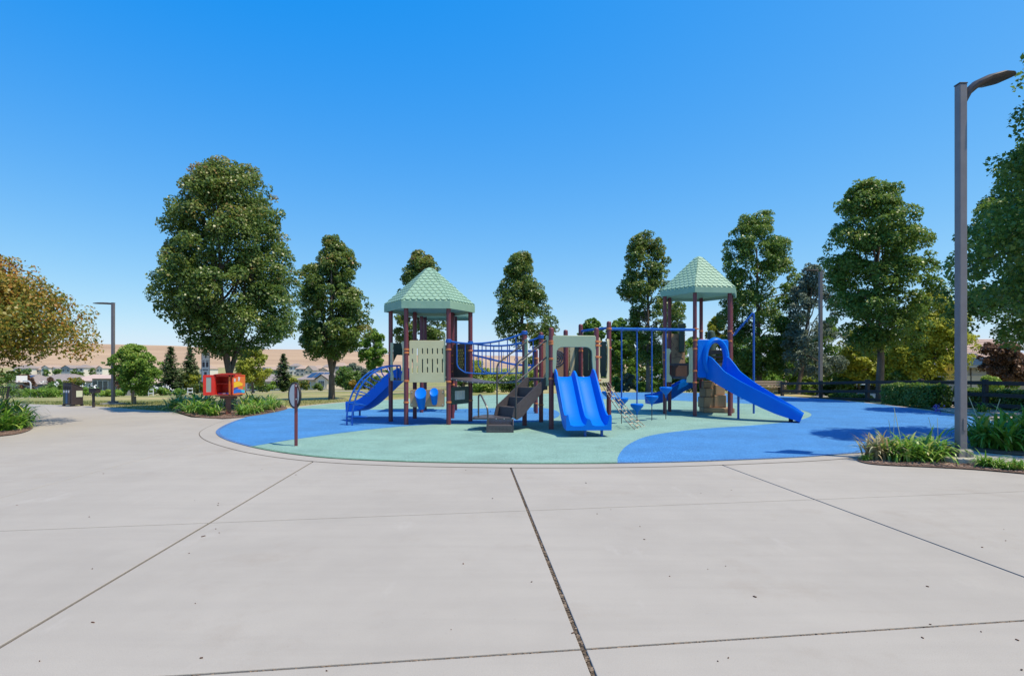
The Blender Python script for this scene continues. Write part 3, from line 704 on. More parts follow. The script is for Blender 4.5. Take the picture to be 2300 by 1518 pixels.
for a, b_, zl, zr in ((n0, n1, 2.29, 2.50), (f0, f1, 2.29, 2.45)):
    top = sag(a, b_, zl, zr, .16, 18); bot = sag(a, b_, 1.50, 1.50, .10, 18)
    o = MB().tube(top, .027, 10).build('bridge_rail', M['blue_metal'], ps, smooth=True)
    mid = sag(a, b_, zl - .05, zr - .05, .16, 18)
    loop = round_path([top[2], bot[2] + UP * .12, bot[4]], .3, 8)[:-1] + bot[4:15] + round_path([bot[14], bot[16] + UP * .12, top[16]], .3, 8)[1:]
    MB().tube(loop, .018, 8).build('lower_rail', M['blue_metal'], o, smooth=True)
    for i in range(4, 16, 2): MB().cyl(bot[i], top[i], .014, n=8).build('baluster', M['blue_metal'], o, smooth=True)
    for p, z in ((a, zl), (b_, zr)): MB().lathe((p.x, p.y, z), [(PR + .004, -.05), (PR + .016, -.04), (PR + .016, .04), (PR + .004, .05)], 14).build('collar', M['blue_metal'], o, smooth=True)

# ---- low deck: double slide with hood
fB = frame(B_['FL'], B_['FR']); outn = (fB.to_3x3() @ Vector((0, 0, 1))); xax = fB.to_3x3() @ Vector((1, 0, 0)); o0 = (B_['FL'] + B_['FR']) / 2
hood_out = rrect(-.515, .525, 1.42, 2.36, .03)
hood = [(-.545, 1.46), (-.51, 1.42), (-.485, 1.50), (-.465, 1.75)] + [(-.465 + .17 * (1 - math.cos(R(a))), 1.93 + .16 * math.sin(R(a))) for a in (0, 22, 45, 68, 90)] + \
       [(.465 - .17 * (1 - math.cos(R(a))), 1.93 + .16 * math.sin(R(a))) for a in (90, 68, 45, 22, 0)] + [(.465, 1.75), (.485, 1.50), (.51, 1.42), (.545, 1.46), (.545, 1.9), (.545, 2.33), (.52, 2.36), (-.515, 2.36), (-.54, 2.33), (-.545, 1.9)]
hd = panel('slide_hood', hood, [], .06, M['sage'], ps, fB @ Matrix.Translation((0, 0, .03)), .012); hd['label'] = 'sage green arched hood over the double slide'
def dbl(t):
    k = .20 if t < .8 else .20 + .05 * (t - .8) / .2
    hw = .49; pts = [(-hw - .02, -.10), (-hw - .025, k * .75), (-hw - .01, k), (-hw + .025, k), (-hw + .04, k * .6), (-hw + .075, .025), (-hw + .14, 0), (-.14, 0), (-.075, .025), (-.045, .11), (-.02, .155)]
    return pts + [(-x, y) for x, y in pts[::-1]]
dz = [(-.02, 1.33), (.08, 1.325), (.20, 1.27), (.40, 1.10), (.65, .88), (.95, .62), (1.22, .40), (1.42, .295), (1.62, .265), (1.80, .26)]
pth = [o0 + outn * a + UP * z for a, z in dz]
ds = MB().sweep(smooth_open(pth, 2), dbl).build('slide', M['blue'], ps, smooth=True); ds['label'] = 'wide bright blue double slide with two lanes'
for s in (-.05, .33):
    q = pth[-2] + xax * s; MB().cyl((q.x, q.y, -.04), (q.x, q.y, .22), .032).build('support_leg', M['blue_metal'], ds, smooth=True)
# panels round the low deck
cheeks(B_['FR'], B_['R'], 1.20, 2.33, M['beige'], .19, .08)
fe = frame(B_['FR'], B_['R']); panel('entry_sill', rrect(-.44, .44, 1.17, 1.27, .02, 2), [], .04, M['beige'], ps, fe @ Matrix.Translation((0, 0, .02)))
for s, (pa, pb) in (('x', (B_['L'], B_['FL'])),):
    f = frame(pa, pb)
    for x in (-.46, .46): panel('gate_board', rrect(x - .055, x + .055, 1.10, 2.36 if x > 0 else 2.32, .012, 2), [], .03, M['sage'] if x < 0 else M['sage'], ps, f @ Matrix.Translation((0, 0, .03)))
    panel('gate_board', rrect(.515, .575, 1.28, 2.33, .01, 2), [], .03, M['tan'], ps, f @ Matrix.Translation((0, 0, -.02)))
fbk = frame(B_['RL'], B_['RR'])        # local +z faces the plaza
sp = panel('spiral_panel', rrect(-.56, .24, 1.30, 2.36, .04), [], .022, M['tan'], ps, fbk @ Matrix.Translation((0, 0, .0)))
spts = []
for i in range(70):
    t = i / 69; a = t * 3.4 * 2 * math.pi; r_ = .03 + .21 * t; spts.append(fbk @ Vector((-.11 + r_ * math.cos(a), 1.83 + r_ * math.sin(a), .016)))
MB().tube(spts, .014, 6).build('spiral', mat('dark_blue_line', (.012, .03, .10), .5), sp, smooth=True)
panel('back_panel', rrect(.27, .39, 1.30, 2.30, .02), [], .02, M['beige'], ps, fbk); panel('back_panel', rrect(.40, .55, 1.30, 2.32, .02), [], .02, M['dkgreen'], ps, fbk)
fsr = frame(B_['R'], B_['RR']); panel('side_panel', rrect(-.46, .46, 1.32, 2.28, .04), [rrect(-.25, -.2, 1.5, 2.1, .02, 2), rrect(.2, .25, 1.5, 2.1, .02, 2)], .022, M['dkgreen'], ps, fsr)

# ---- rope net climber
top_a, top_b = fe @ Vector((-.36, 1.19, .05)), fe @ Vector((.36, 1.19, .05))
bot_a, bot_b = G(1427, 965.5, .0), G(1449, 957.0, .0)
net = None
for i in range(4):
    t = i / 3; a, b_ = top_a.lerp(top_b, t), bot_a.lerp(bot_b, t)
    pts = [a.lerp(b_, k / 12) - UP * (.10 * 4 * (k / 12) * (1 - k / 12)) for k in range(13)]
    m = MB().tube(pts, .011, 6)
    if net is None: net = m.build('rope_net', M['rope'], ps, smooth=True); net['label'] = 'black and tan rope net climber sloping down to the ground'; sides = [pts]
    else: m.build('rope', M['rope'], net, smooth=True); sides.append(pts)
for k in range(2, 13, 1):
    for i in range(3):
        if (k + i) % 2: continue
        MB().cyl(sides[i][k], sides[i + 1][k], .012, n=6).build('rung', M['rung'], net, smooth=True)

# ---- stairs with landing
fst = frame(B_['L'], B_['FL']); din = -(fst.to_3x3() @ Vector((0, 0, 1))); sx = fst.to_3x3() @ Vector((1, 0, 0)); e0 = (B_['L'] + B_['FL']) / 2
run = 1.02; nst = 3; rise = (1.29 - .33) / 4
stair = None
def sp_(x, d, z): return e0 + sx * x - din * d + UP * z           # x across, d out from the deck edge
hw = .40
for s in (-1, 1):
    x = s * hw; prof = [(0.0, 1.31), (.06, 1.31), (run, .58), (run + .06, .36), (run - .08, .28), (run - .25, .36), (.10, 1.00), (0.0, 1.00)]
    b = MB(); n = len(prof)
    b.add([sp_(x - .015, d, z) for d, z in prof] + [sp_(x + .015, d, z) for d, z in prof], [tuple(range(n)), tuple(range(n, 2 * n))[::-1]] + [(i, (i + 1) % n, n + (i + 1) % n, n + i) for i in range(n)])
    if stair is None: stair = b.build('staircase', M['steel'], ps, bevel=.003); stair['label'] = 'dark steel staircase with side plates and handrails'
    else: b.build('side_plate', M['steel'], stair, bevel=.003)
for i in range(1, 4):
    z = 1.29 - rise * i; d0, d1 = .30 * (i - 1) + .02, .30 * i + .04
    b = MB(); b.add([sp_(x, d, z + dz_) for dz_ in (0, -.03) for x, d in ((-hw + .02, d0), (hw - .02, d0), (hw - .02, d1), (-hw + .02, d1))], [(0, 1, 2, 3), (7, 6, 5, 4), (0, 4, 5, 1), (1, 5, 6, 2), (2, 6, 7, 3), (3, 7, 4, 0)])
    b.add([sp_(x, d1 - q, z + dz_) for q in (0, .012) for x, dz_ in ((-hw + .02, -.028), (hw - .02, -.028), (hw - .02, -rise * 1.05), (-hw + .02, -rise * 1.05))], [(0, 1, 2, 3), (7, 6, 5, 4), (0, 4, 5, 1), (1, 5, 6, 2), (2, 6, 7, 3), (3, 7, 4, 0)])
    b.build('step', M['steel'], stair)
# landing and bottom step (bottom flight climbs straight away from the plaza)
lx0, lx1 = -.80, .03
MB().prism([(-.98, 13.98), (-.05, 13.94), (.02, 14.55), (-.20, 14.95), (-.72, 14.98), (-.98, 14.5)], .285, .33).build('landing', M['steel'], stair, bevel=.008)
x0, x1, yb = -.60, .03, 13.56
perf = []
for r_ in range(3):
    for k in range(17): perf.append(oval(-.26 + k * .033, .05 + r_ * .034, .008, .008, 6))
fbt = frame(Vector((x0, yb, 0)), Vector((x1, yb, 0)))
panel('riser', [(-.315, .0), (.315, .0), (.315, .165), (-.315, .165)], perf, .012, M['steel'], stair, fbt @ Matrix.Translation((0, .01, 0)), .001)
fbt2 = frame(Vector((x0, yb + .30, 0)), Vector((x1, yb + .30, 0)))
panel('riser', [(-.31, .0), (.31, .0), (.31, .15), (-.31, .15)], perf, .012, M['steel'], stair, fbt2 @ Matrix.Translation((0, .175, 0)), .001)
MB().box(((x0 + x1) / 2, yb + .155, .168), (x1 - x0 - .04, .30, .02)).build('step', M['steel'], stair, bevel=.003)
for x in (x0, x1):
    n = 6; pr = [(yb - .008, .0), (yb + .34, 0.0), (yb + .46, .29), (yb + .30, .33), (yb - .008, .185)]; n = len(pr)
    MB().add([(x - .01, y, z) for y, z in pr] + [(x + .01, y, z) for y, z in pr], [tuple(range(n)), tuple(range(n, 2 * n))[::-1]] + [(i, (i + 1) % n, n + (i + 1) % n, n + i) for i in range(n)]).build('side_plate', M['steel'], stair)
for k in range(4): MB().cyl((x0 + .02 + k * .195, yb + .305, .315), (x0 + .02 + k * .195, yb + .292, .315), .012, n=8).build('bolt', M['bolt'], stair)
# rails
gp = Vector((-.58, 13.62, 0)); gq = Vector((-.83, 14.1, 0))
MB().tube(round_path([gp - UP * .03, gp + UP * .58, gq.lerp(gp, .25) + UP * .90, gq + UP * .88, gq + UP * .30], .13, 5), .021, 8).build('handrail', M['rail'], stair, smooth=True)
for s, zt, gx in ((-1, 2.27, .05), (1, 2.27, .05)):
    foot = sp_(s * (hw + .03), run - .04, .32); bend = foot.copy(); bend.z = 1.66; endp = sp_(s * (hw + .03), .02, zt)
    MB().tube(round_path([foot, bend, endp - (endp - bend) * .04, endp + din * .06], .13, 6), .021, 8).build('handrail', M['rail'], stair, smooth=True)
    a = foot.copy(); a.z = 1.20; e_ = sp_(s * (hw + .03), .02, 1.84)
    MB().tube([a, e_, e_ + din * .06], .017, 8).build('lower_rail', M['rail'], stair, smooth=True)

# ---- overhead beam with hanging pods
beam_z = 2.66
b0, b1 = B_['R'] + UP * 2.62, C_['FL'] + UP * 2.80
dirb = (C_['FL'] - B_['R'])
ext = B_['RR'] + UP * 2.62
bm = MB().tube([ext, B_['R'] + UP * 2.65], .035, 10).build('overhead_beam', M['blue_metal'], ps, smooth=True); bm['label'] = 'long blue overhead beam that carries the stepping pods'
bend = B_['R'].lerp(C_['FL'], .68) + UP * 2.74
MB().tube(round_path([b0, bend, b1], .3, 6), .042, 12).build('beam_span', M['blue_metal'], bm, smooth=True)
for t, zp in ((.127, .70), (.29, .50), (.457, .71), (.623, .95)):
    q = B_['R'].lerp(C_['FL'], t); bz = 2.62 + .12 * t / .68
    pod = MB().lathe((q.x, q.y, zp), [(.012, -.30), (.03, -.20), (.07, -.165), (.13, -.10), (.172, -.055), (.188, -.015), (.186, .018), (.165, .036), (.01, .032)], 22).build('pod', M['blue'], ps, smooth=True)
    MB().cyl((q.x, q.y, zp), (q.x, q.y, bz), .021, n=10).build('pole', M['blue_metal'], pod, smooth=True)
    MB().cyl((q.x, q.y, -.03), (q.x, q.y, zp - .28), .012, n=8).build('anchor_rod', M['steel'], pod, smooth=True)
    MB().lathe((q.x, q.y, bz), [(.05, -.05), (.055, -.03), (.055, .03), (.05, .05)], 12).build('collar', M['blue_metal'], pod, smooth=True)
q = Vector((3.0, 17.9, 0)); pod = MB().lathe((q.x, q.y, .80), [(.012, -.30), (.022, -.16), (.06, -.13), (.12, -.075), (.172, -.02), (.182, .012), (.172, .032), (.01, .030)], 20).build('pod', M['blue'], ps, smooth=True)
MB().cyl((q.x, q.y, -.03), (q.x, q.y, .55), .03, n=10).build('pole', M['steel'], pod, smooth=True)

# ---- tower C: curved slide with hooded entry
fC = frame(C_['FL'], C_['FR']); nC = fC.to_3x3() @ Vector((0, 0, 1)); xC = fC.to_3x3() @ Vector((1, 0, 0)); oC = (C_['FL'] + C_['FR']) / 2
ent = panel('slide_entry', rrect(-.50, .51, 1.27, 2.47, .05), [oval(.07, 1.89, .30, .52)], .05, M['blue'], ps, fC @ Matrix.Translation((0, 0, .03)), .02); ent['label'] = 'blue moulded entry wall with an oval opening above the curved slide'
def squash(a): return (.07 + .335 * math.cos(a), 1.90 + .50 * math.sin(a))
rng_ = [fC @ Vector((*squash(2 * math.pi * i / 30), .10 + .05 * math.sin(2 * math.pi * i / 30))) for i in range(31)]
b = MB(); ring_v = []
for i in range(30):
    a = 2 * math.pi * i / 30
    for k in range(9):
        w_ = 2 * math.pi * k / 9; rx = .095 * math.cos(w_); rz = .12 * math.sin(w_)
        ring_v.append(fC @ Vector((.07 + (.365 + rx) * math.cos(a), 1.89 + (.575 + rx) * math.sin(a) + (-.02 if math.sin(a) < 0 else 0), .08 + rz)))
b.add(ring_v, [(i * 9 + k, ((i + 1) % 30) * 9 + k, ((i + 1) % 30) * 9 + (k + 1) % 9, i * 9 + (k + 1) % 9) for i in range(30) for k in range(9)])
b.build('entry_rim', M['blue'], ent, smooth=True)
p0 = oC + xC * .10 + nC * .02
xy = bez((p0.x, p0.y, 0), (p0.x + .12, p0.y - .85, 0), (7.10, 16.85, 0), (8.28, 16.22, 0), 26)
ln = [0]
for a, b_ in zip(xy, xy[1:]): ln.append(ln[-1] + (b_ - a).length)
T = ln[-1]
zz = lambda s: float(np.interp(s / T, [0, .05, .14, .3, .5, .68, .80, .88, .94, 1.0], [1.36, 1.355, 1.28, 1.08, .80, .54, .38, .30, .245, .175]))
pth = [Vector((p.x, p.y, zz(s))) for p, s in zip(xy, ln)]
def chute(t):
    h = float(np.interp(t, [0, .06, .16, .28, .5, .75, .9, 1], [.60, .58, .46, .34, .29, .26, .20, .09]))
    return trough(.60, h, skirt=.15)
cs = MB().sweep(pth, chute).build('slide', M['blue'], ps, smooth=True); cs['label'] = 'long deep blue slide that curves out of the tall roofed tower'
for s in (.42,): 
    i = int(len(pth) * s); q = pth[i]; MB().cyl((q.x, q.y, -.04), (q.x, q.y, q.z - .05), .035).build('support_leg', M['blue_metal'], cs, smooth=True)
q = pth[-3]; MB().cyl((q.x, q.y, -.02), (q.x, q.y, q.z - .05), .06).build('support_leg', M['black'], cs, smooth=True)
cheeks(C_['L'], C_['FL'], 1.10, 2.22, M['beige'], .24, .05)
fi = frame(C_['RL'], C_['RR'])
pic = panel('picture_panel', rrect(-.62, .25, 1.72, 2.82, .03), [], .022, M['tan'], ps, fi @ Matrix.Translation((-.05, 0, -.5)))
line = mat('engraved_line', (.10, .055, .04), .6)
def squig(pts, r=.008): MB().tube(round_path([fi @ Vector((x - .05, y, -.484)) for x, y in pts], .04, 3), r, 5).build('engraving', line, pic, smooth=True)
squig([(-.5, 2.5), (-.44, 2.62), (-.38, 2.5), (-.30, 2.66), (-.25, 2.5), (-.18, 2.45), (-.24, 2.36), (-.36, 2.31), (-.46, 2.38), (-.5, 2.5)])
squig([(-.42, 2.44), (-.36, 2.50), (-.30, 2.44)]); squig([(-.12, 2.30), (-.06, 2.36), (-.02, 2.28), (-.09, 2.24), (-.12, 2.30)]); squig([(-.13, 2.08), (-.08, 2.12), (-.05, 2.06), (-.10, 2.02), (-.13, 2.08)])
squig([(-.58, 1.92), (-.4, 2.0), (-.2, 1.94), (0, 2.0), (.2, 1.93)]); squig([(-.10, 2.62), (-.06, 2.70), (-.04, 2.60)])
panel('side_panel', rrect(-.5, .4, 1.27, 1.70, .03), [], .02, M['brown'], ps, fi @ Matrix.Translation((-.05, 0, -.5)))
fbk2 = frame(C_['RR'], C_['R']); panel('side_panel', rrect(-.48, .48, 1.72, 2.2, .04), [rrect(-.3, .3, 1.86, 1.92, .02, 2), rrect(-.3, .3, 2.0, 2.06, .02, 2)], .022, M['brown'], ps, fbk2)
frr = frame(C_['FR'], C_['R'])
for x in (-.42, -.28): panel('gate_board', rrect(x - .035, x + .035, 1.2, 2.66, .02), [], .03, M['beige'], ps, frr)
p_ = Vector((6.62, 21.1, 0)); MB().lathe((7.32, 20.9, 0), [(.15, 1.2), (.15, 2.75), (.12, 2.9), (.05, 2.95), (.01, 2.96)], 14).build('lookout', M['dkgreen'], ps, smooth=True)
MB().box((6.25, 20.95, 3.12), (.26, .1, .2)).box((6.25, 20.95, 2.6), (.2, .12, .9)).build('periscope', M['dkgreen'], ps, bevel=.02)
# coiled pole at the far corner
q = G(1693, 929); at_ = C_['R'] + UP * 2.72
MB().tube(round_path([q - UP * .05, Vector((q.x, q.y, 3.50)), at_ + Vector((.1, 0, -.02)), at_], .12, 6), .035, 10).build('slide_pole', M['blue_metal'], ps, smooth=True)
coil = []
for i in range(60):
    t = i / 59; c0 = at_.lerp(Vector((q.x - .04, q.y, 3.42)), .05 + .85 * t); a = t * 9 * math.pi; coil.append(c0 + Vector((0, .06 * math.cos(a), .06 * math.sin(a) - .05)))
MB().tube(coil, .012, 6).build('coil', M['blue_metal'], ps, smooth=True)
# stepped block climber
blk = None
for i, (x, y, z, w, d2, h) in enumerate(((7.25, 20.15, .09, 1.05, .7, .18), (7.0, 20.3, .36, .55, .55, .38), (7.34, 20.2, .40, .42, .5, .44), (7.05, 20.35, .70, .48, .5, .32), (7.33, 20.28, .80, .36, .44, .38), (7.02, 20.4, .98, .40, .44, .26))):
    m = MB().box((x, y, z), (w, d2, h), Matrix.Rotation(R((-6, 4, -8, 7, 3, -5)[i]), 3, 'Z'))
    if blk is None: blk = m.build('block_climber', M['tan'], ps, bevel=.03); blk['label'] = 'tan moulded block climber under the tall roofed tower'
    else: m.build('block', M['tan'], blk, bevel=.03)
# short slide at the back of tower C
pp = [Vector(p) for p in ((6.6, 21.0, .98), (6.3, 21.0, .86), (6.0, 21.0, .68), (5.7, 20.98, .50), (5.35, 20.95, .40), (5.0, 20.9, .36))]
MB().sweep(smooth_open(pp, 2), lambda t: trough(.55, .24)).build('slide', M['blue'], ps, smooth=True)
# ring ladder behind the bridge
ra0, ra1 = Vector((-2.0, 20.1, 2.20)), Vector((.83, 19.55, 2.16))
rl = MB().tube([ra0, ra1], .025, 8).build('ring_ladder', M['blue_metal'], ps, smooth=True); rl['label'] = 'blue overhead ladder with hanging rings behind the bridge'
rb0, rb1 = Vector((-2.0, 20.9, 2.20)), Vector((.83, 20.3, 2.16)); MB().tube([rb0, rb1], .025, 8).build('ladder_rail', M['blue_metal'], rl, smooth=True)
post(Vector((.83, 20.3, 0)), 2.3)
for t in (.12, .28, .44, .6, .76):
    a, b_ = ra0.lerp(ra1, t), rb0.lerp(rb1, t); MB().tube([a, b_], .016, 6).build('crossbar', M['blue_metal'], rl, smooth=True)
    c0 = a.lerp(b_, .5) - UP * .30; tri = [c0 + Vector((.07 * math.sin(R(x)), 0, .07 * math.cos(R(x)))) for x in (0, 60, 110, 180, 250, 300, 360)]
    MB().tube(tri, .010, 6).cyl(c0 + UP * .07, c0 + UP * .30, .006, n=6).build('ring', M['black'], rl, smooth=True)
for dy in (0, .7):
    sw = [Vector((-2.0, 20.0 + dy, 2.14)), Vector((-1.3, 20.0 + dy, 2.02)), Vector((-.5, 19.9 + dy, 1.82)), Vector((.1, 19.8 + dy, 1.68)), Vector((.83, 19.6 + dy, 1.66))]
    MB().tube(smooth_open(sw, 2), .03, 8).build('sloping_rail', M['blue_metal'], rl, smooth=True)
# ------------------------------------------------------------------ vegetation
def quads_mesh(name, V, tint, m):
    """V: (n,4,3) array of quads, tint per quad."""
    n = len(V); me = bpy.data.meshes.new(name)
    me.vertices.add(n * 4); me.vertices.foreach_set("co", V.reshape(-1).astype(np.float32))
    me.loops.add(n * 4); me.loops.foreach_set("vertex_index", np.arange(n * 4, dtype=np.int32))
    me.polygons.add(n); me.polygons.foreach_set("loop_start", np.arange(0, n * 4, 4, dtype=np.int32))
    me.update(calc_edges=True)
    a = me.attributes.new('tint', 'FLOAT', 'FACE'); a.data.foreach_set("value", np.clip(tint, 0, 1).astype(np.float32))
    me.materials.append(m); return me
def unit(a): return a / np.maximum(np.linalg.norm(a, axis=1, keepdims=True), 1e-9)
def leaf_quads(C, N, S, rg, aspect=.72, fold=.16):
    n = len(C); N = unit(N); T = unit(np.cross(N, rg.normal(size=(n, 3)))); B = np.cross(N, T)
    S = S[:, None]
    p0 = C - T * S * .5; p2 = C + T * S * .5; p1 = C + B * S * aspect * .5 + N * S * fold + T * S * .08; p3 = C - B * S * aspect * .5 + N * S * fold + T * S * .08
    return np.stack([p0, p1, p2, p3], 1)
def clump_leaves(cen, rad, count, size, rg, tbase, flat=.85, outward=None):
    """cen (k,3), rad (k,), leaves spread over shells of clumps."""
    k = len(cen); w = rad ** 2; idx = rg.choice(k, size=count, p=w / w.sum())
    D = unit(rg.normal(size=(count, 3))); fl = (D[:, 2] < 0) & (rg.random(count) < .45); D[fl, 2] *= -1
    rr = rad[idx] * (.55 + .50 * rg.random(count) ** .6)
    C = cen[idx] + D * rr[:, None] * np.array([1, 1, flat])
    N = D * .55 + np.array([.26, -.16, .48]) + rg.normal(size=(count, 3)) * .55
    S = size * rg.uniform(.65, 1.25, count)
    t = tbase[idx] + rg.normal(size=count) * .13
    return C, N, S, t
def px_prof(rows, X, Y):
    return sorted([(H + (HV - v) * Y / F, X - (ul - CX) * Y / F, (ur - CX) * Y / F - X) for v, ul, ur in rows])
def limb(b, p, q, r0, r1, rg, n=6, wob=.08):
    p, q = Vector(p), Vector(q); L = (q - p).length; pts = []
    for i in range(n + 1):
        t = i / n; o = Vector(rg.normal(size=3)) * wob * L * .25 * (math.sin(math.pi * t)); pts.append(p.lerp(q, t) + o + UP * (L * .06 * math.sin(math.pi * t)))
    b.tube(pts, r0, 8, taper=r1)
def tree(name, label, X, Y, prof, nclump, nleaf, size, m, seed, trunk_r=.14, fork=None, stems=1, group=None, bark='bark', warm=0., crad=.2, base_t=.42, z0=None, gaps=0., lobes=()):
    """prof: (z, reach towards -X, reach towards +X) rows of the outline."""
    rg = np.random.default_rng(seed); z0 = ground_z(X, Y) if z0 is None else z0
    root = thing(name, label, 'tree', (X, Y, z0), group)
    pz = np.array([p[0] for p in prof]); pl = np.array([p[1] for p in prof]); pr_ = np.array([p[2] for p in prof])
    zl, zh = pz[0], pz[-1]; rmax = ((pl + pr_) / 2).max()
    cen, rad, tb = [], [], []
    tries = 0
    while len(cen) < nclump and tries < 200000:
        tries += 1
        z = rg.uniform(zl, zh); L_, R_ = np.interp(z, pz, pl), np.interp(z, pz, pr_); r = (L_ + R_) / 2; cxo = (R_ - L_) / 2
        if rg.random() > (r / rmax) ** .8 + .06: continue
        a = rg.uniform(0, 2 * math.pi); rc = min(rmax * crad * rg.uniform(.65, 1.3), max(r * .75, .16))
        rho = max(0., r - rc * .62) * math.sqrt(rg.uniform(.22, 1.0))
        c = np.array([X + cxo + rho * math.cos(a), Y + rho * math.sin(a) * .95, z + rg.normal() * .08])
        if gaps and noise.noise(Vector((c[0] * .9 + seed, c[1] * .9, c[2] * .9))) < -gaps: continue
        cen.append(c); rad.append(rc)
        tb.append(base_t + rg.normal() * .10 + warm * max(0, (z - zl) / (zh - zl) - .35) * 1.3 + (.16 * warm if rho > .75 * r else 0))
    cen, rad, tb = np.array(cen), np.array(rad), np.array(tb)
    nleaf = int(nleaf * 1.75)
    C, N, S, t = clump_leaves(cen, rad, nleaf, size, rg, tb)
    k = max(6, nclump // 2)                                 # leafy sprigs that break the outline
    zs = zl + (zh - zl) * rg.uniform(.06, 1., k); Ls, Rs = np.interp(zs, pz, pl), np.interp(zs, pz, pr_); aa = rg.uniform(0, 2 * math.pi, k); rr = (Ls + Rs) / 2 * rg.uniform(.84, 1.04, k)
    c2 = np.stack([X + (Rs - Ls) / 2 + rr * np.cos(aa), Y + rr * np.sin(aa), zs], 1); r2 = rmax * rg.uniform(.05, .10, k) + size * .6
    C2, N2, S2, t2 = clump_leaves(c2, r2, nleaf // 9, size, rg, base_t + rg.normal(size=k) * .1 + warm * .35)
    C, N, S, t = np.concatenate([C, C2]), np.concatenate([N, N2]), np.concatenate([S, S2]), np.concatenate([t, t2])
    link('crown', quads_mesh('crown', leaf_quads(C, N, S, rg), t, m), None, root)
    # trunk and limbs
    b = MB(); fork = fork if fork is not None else zl + .2 * (zh - zl)
    base = Vector((X, Y, z0 - .1))
    ztop = zl + .78 * (zh - zl)
    cxt = lambda z: X + (np.interp(z, pz, pr_) - np.interp(z, pz, pl)) / 2
    if stems == 1:
        pts = [base + (Vector((float(cxt(ztop)), Y, ztop)) - base) * tt + Vector((float(rg.normal()) * .04, float(rg.normal()) * .04, 0)) * (tt > .1) for tt in np.linspace(0, 1, 9)]
        b.lathe((X, Y, z0), [(trunk_r * 1.35, -.1), (trunk_r * 1.12, .12), (trunk_r, .35)], 10); b.tube(pts, trunk_r, 10, taper=trunk_r * .22)
        starts = [pts[i] for i in range(3, 8)]
    else:
        fk = Vector((X, Y, fork)); b.lathe((X, Y, z0), [(trunk_r * 1.3, -.1), (trunk_r * 1.08, .15), (trunk_r, .4)], 10); b.tube([base, base.lerp(fk, .5), fk], trunk_r, 10, taper=trunk_r * .9)
        starts = []
        for s in range(stems):
            a = 2 * math.pi * s / stems + .5 + .3 * rg.random(); sp = rmax * .42
            e = Vector((float(cxt(ztop)) + sp * math.cos(a), Y + sp * math.sin(a), ztop - .1 * rmax * rg.random()))
            m1 = fk.lerp(e, .35) + Vector((math.cos(a), math.sin(a), 0)) * rmax * .10
            pts = [fk - UP * .12] + smooth_open([fk, m1, fk.lerp(e, .7) + Vector((math.cos(a), math.sin(a), 0)) * rmax * .05, e], 1)
            b.tube(pts, trunk_r * .66, 9, taper=trunk_r * .15); starts += pts[2:6]
    for j in range(14):
        c = cen[rg.integers(len(cen))]; s_ = starts[rg.integers(len(starts))]
        if c[2] < s_.z: s_ = Vector((s_.x, s_.y, max(fork, c[2] - .5))) if stems == 1 else s_
        limb(b, s_, c, trunk_r * .30, trunk_r * .07, rg)
    b.build('trunk', M[bark], root, smooth=True)
    return root
def T(u, v): return G(u, v)
def pxtree(name, label, u, Y, rows, *a, **k):
    X = (u - CX) * Y / F; return tree(name, label, X, Y, px_prof(rows, X, Y), *a, **k)

pxtree('maple_tree', 'tallest full green tree with forked trunk behind the red book box', 515, 22.0,
       [(374, 488, 512), (388, 450, 572), (420, 416, 598), (450, 410, 608), (490, 396, 624), (530, 384, 640), (570, 382, 648), (610, 362, 660), (650, 360, 664), (690, 352, 666), (720, 378, 664), (750, 412, 648), (775, 440, 615), (795, 470, 560)],
       240, 46000, .105, M['leaf'], 1, trunk_r=.18, fork=1.3, stems=3, group='park trees', warm=.24, crad=.17)
pxtree('maple_tree', 'green tree with three pointed tops on the dry lawn', 745, 30.0,
       [(533, 738, 752), (556, 727, 772), (580, 722, 795), (605, 684, 800), (640, 678, 808), (680, 672, 826), (720, 666, 834), (750, 662, 834), (780, 668, 808), (803, 695, 785)],
       150, 24000, .125, M['leaf'], 2, trunk_r=.17, fork=1.25, stems=3, group='park trees', warm=.26, crad=.2)
pxtree('maple_tree', 'slim young tree beside the arched climber with a thin trunk', 832, 34.0, [(742, 835, 850), (760, 812, 862), (785, 806, 868), (810, 812, 864), (828, 822, 845)], 34, 3600, .14, M['leaf_lt'], 3, trunk_r=.07, group='park trees', crad=.3)
pxtree('maple_tree', 'tree rising directly behind the green roof of the arch tower', 948, 38.0,
       [(569, 930, 952), (585, 920, 972), (610, 908, 988), (640, 903, 996), (680, 896, 1004), (720, 884, 1004), (750, 884, 1000), (775, 900, 985)], 95, 13500, .145, M['leaf'], 4, trunk_r=.15, group='park trees', warm=.30, crad=.22)
pxtree('maple_tree', 'bushy pointed tree behind the bridge and the stairs', 1182, 50.0,
       [(572, 1168, 1184), (585, 1140, 1193), (620, 1132, 1203), (650, 1117, 1220), (680, 1112, 1230), (710, 1110, 1241), (738, 1106, 1257), (758, 1124, 1240), (775, 1160, 1215)], 115, 15500, .18, M['leaf'], 5, trunk_r=.19, group='park trees', warm=.22, crad=.21)
pxtree('maple_tree', 'airy tree with sky gaps behind the hanging pods', 1456, 39.0,
       [(525, 1428, 1456), (545, 1418, 1486), (580, 1407, 1503), (615, 1402, 1509), (645, 1388, 1512), (670, 1384, 1520), (700, 1402, 1538), (730, 1396, 1545), (760, 1402, 1532), (790, 1420, 1508), (812, 1438, 1480)], 120, 17500, .145, M['leaf'], 6, trunk_r=.16, group='park trees', warm=.20, gaps=.24, crad=.19)
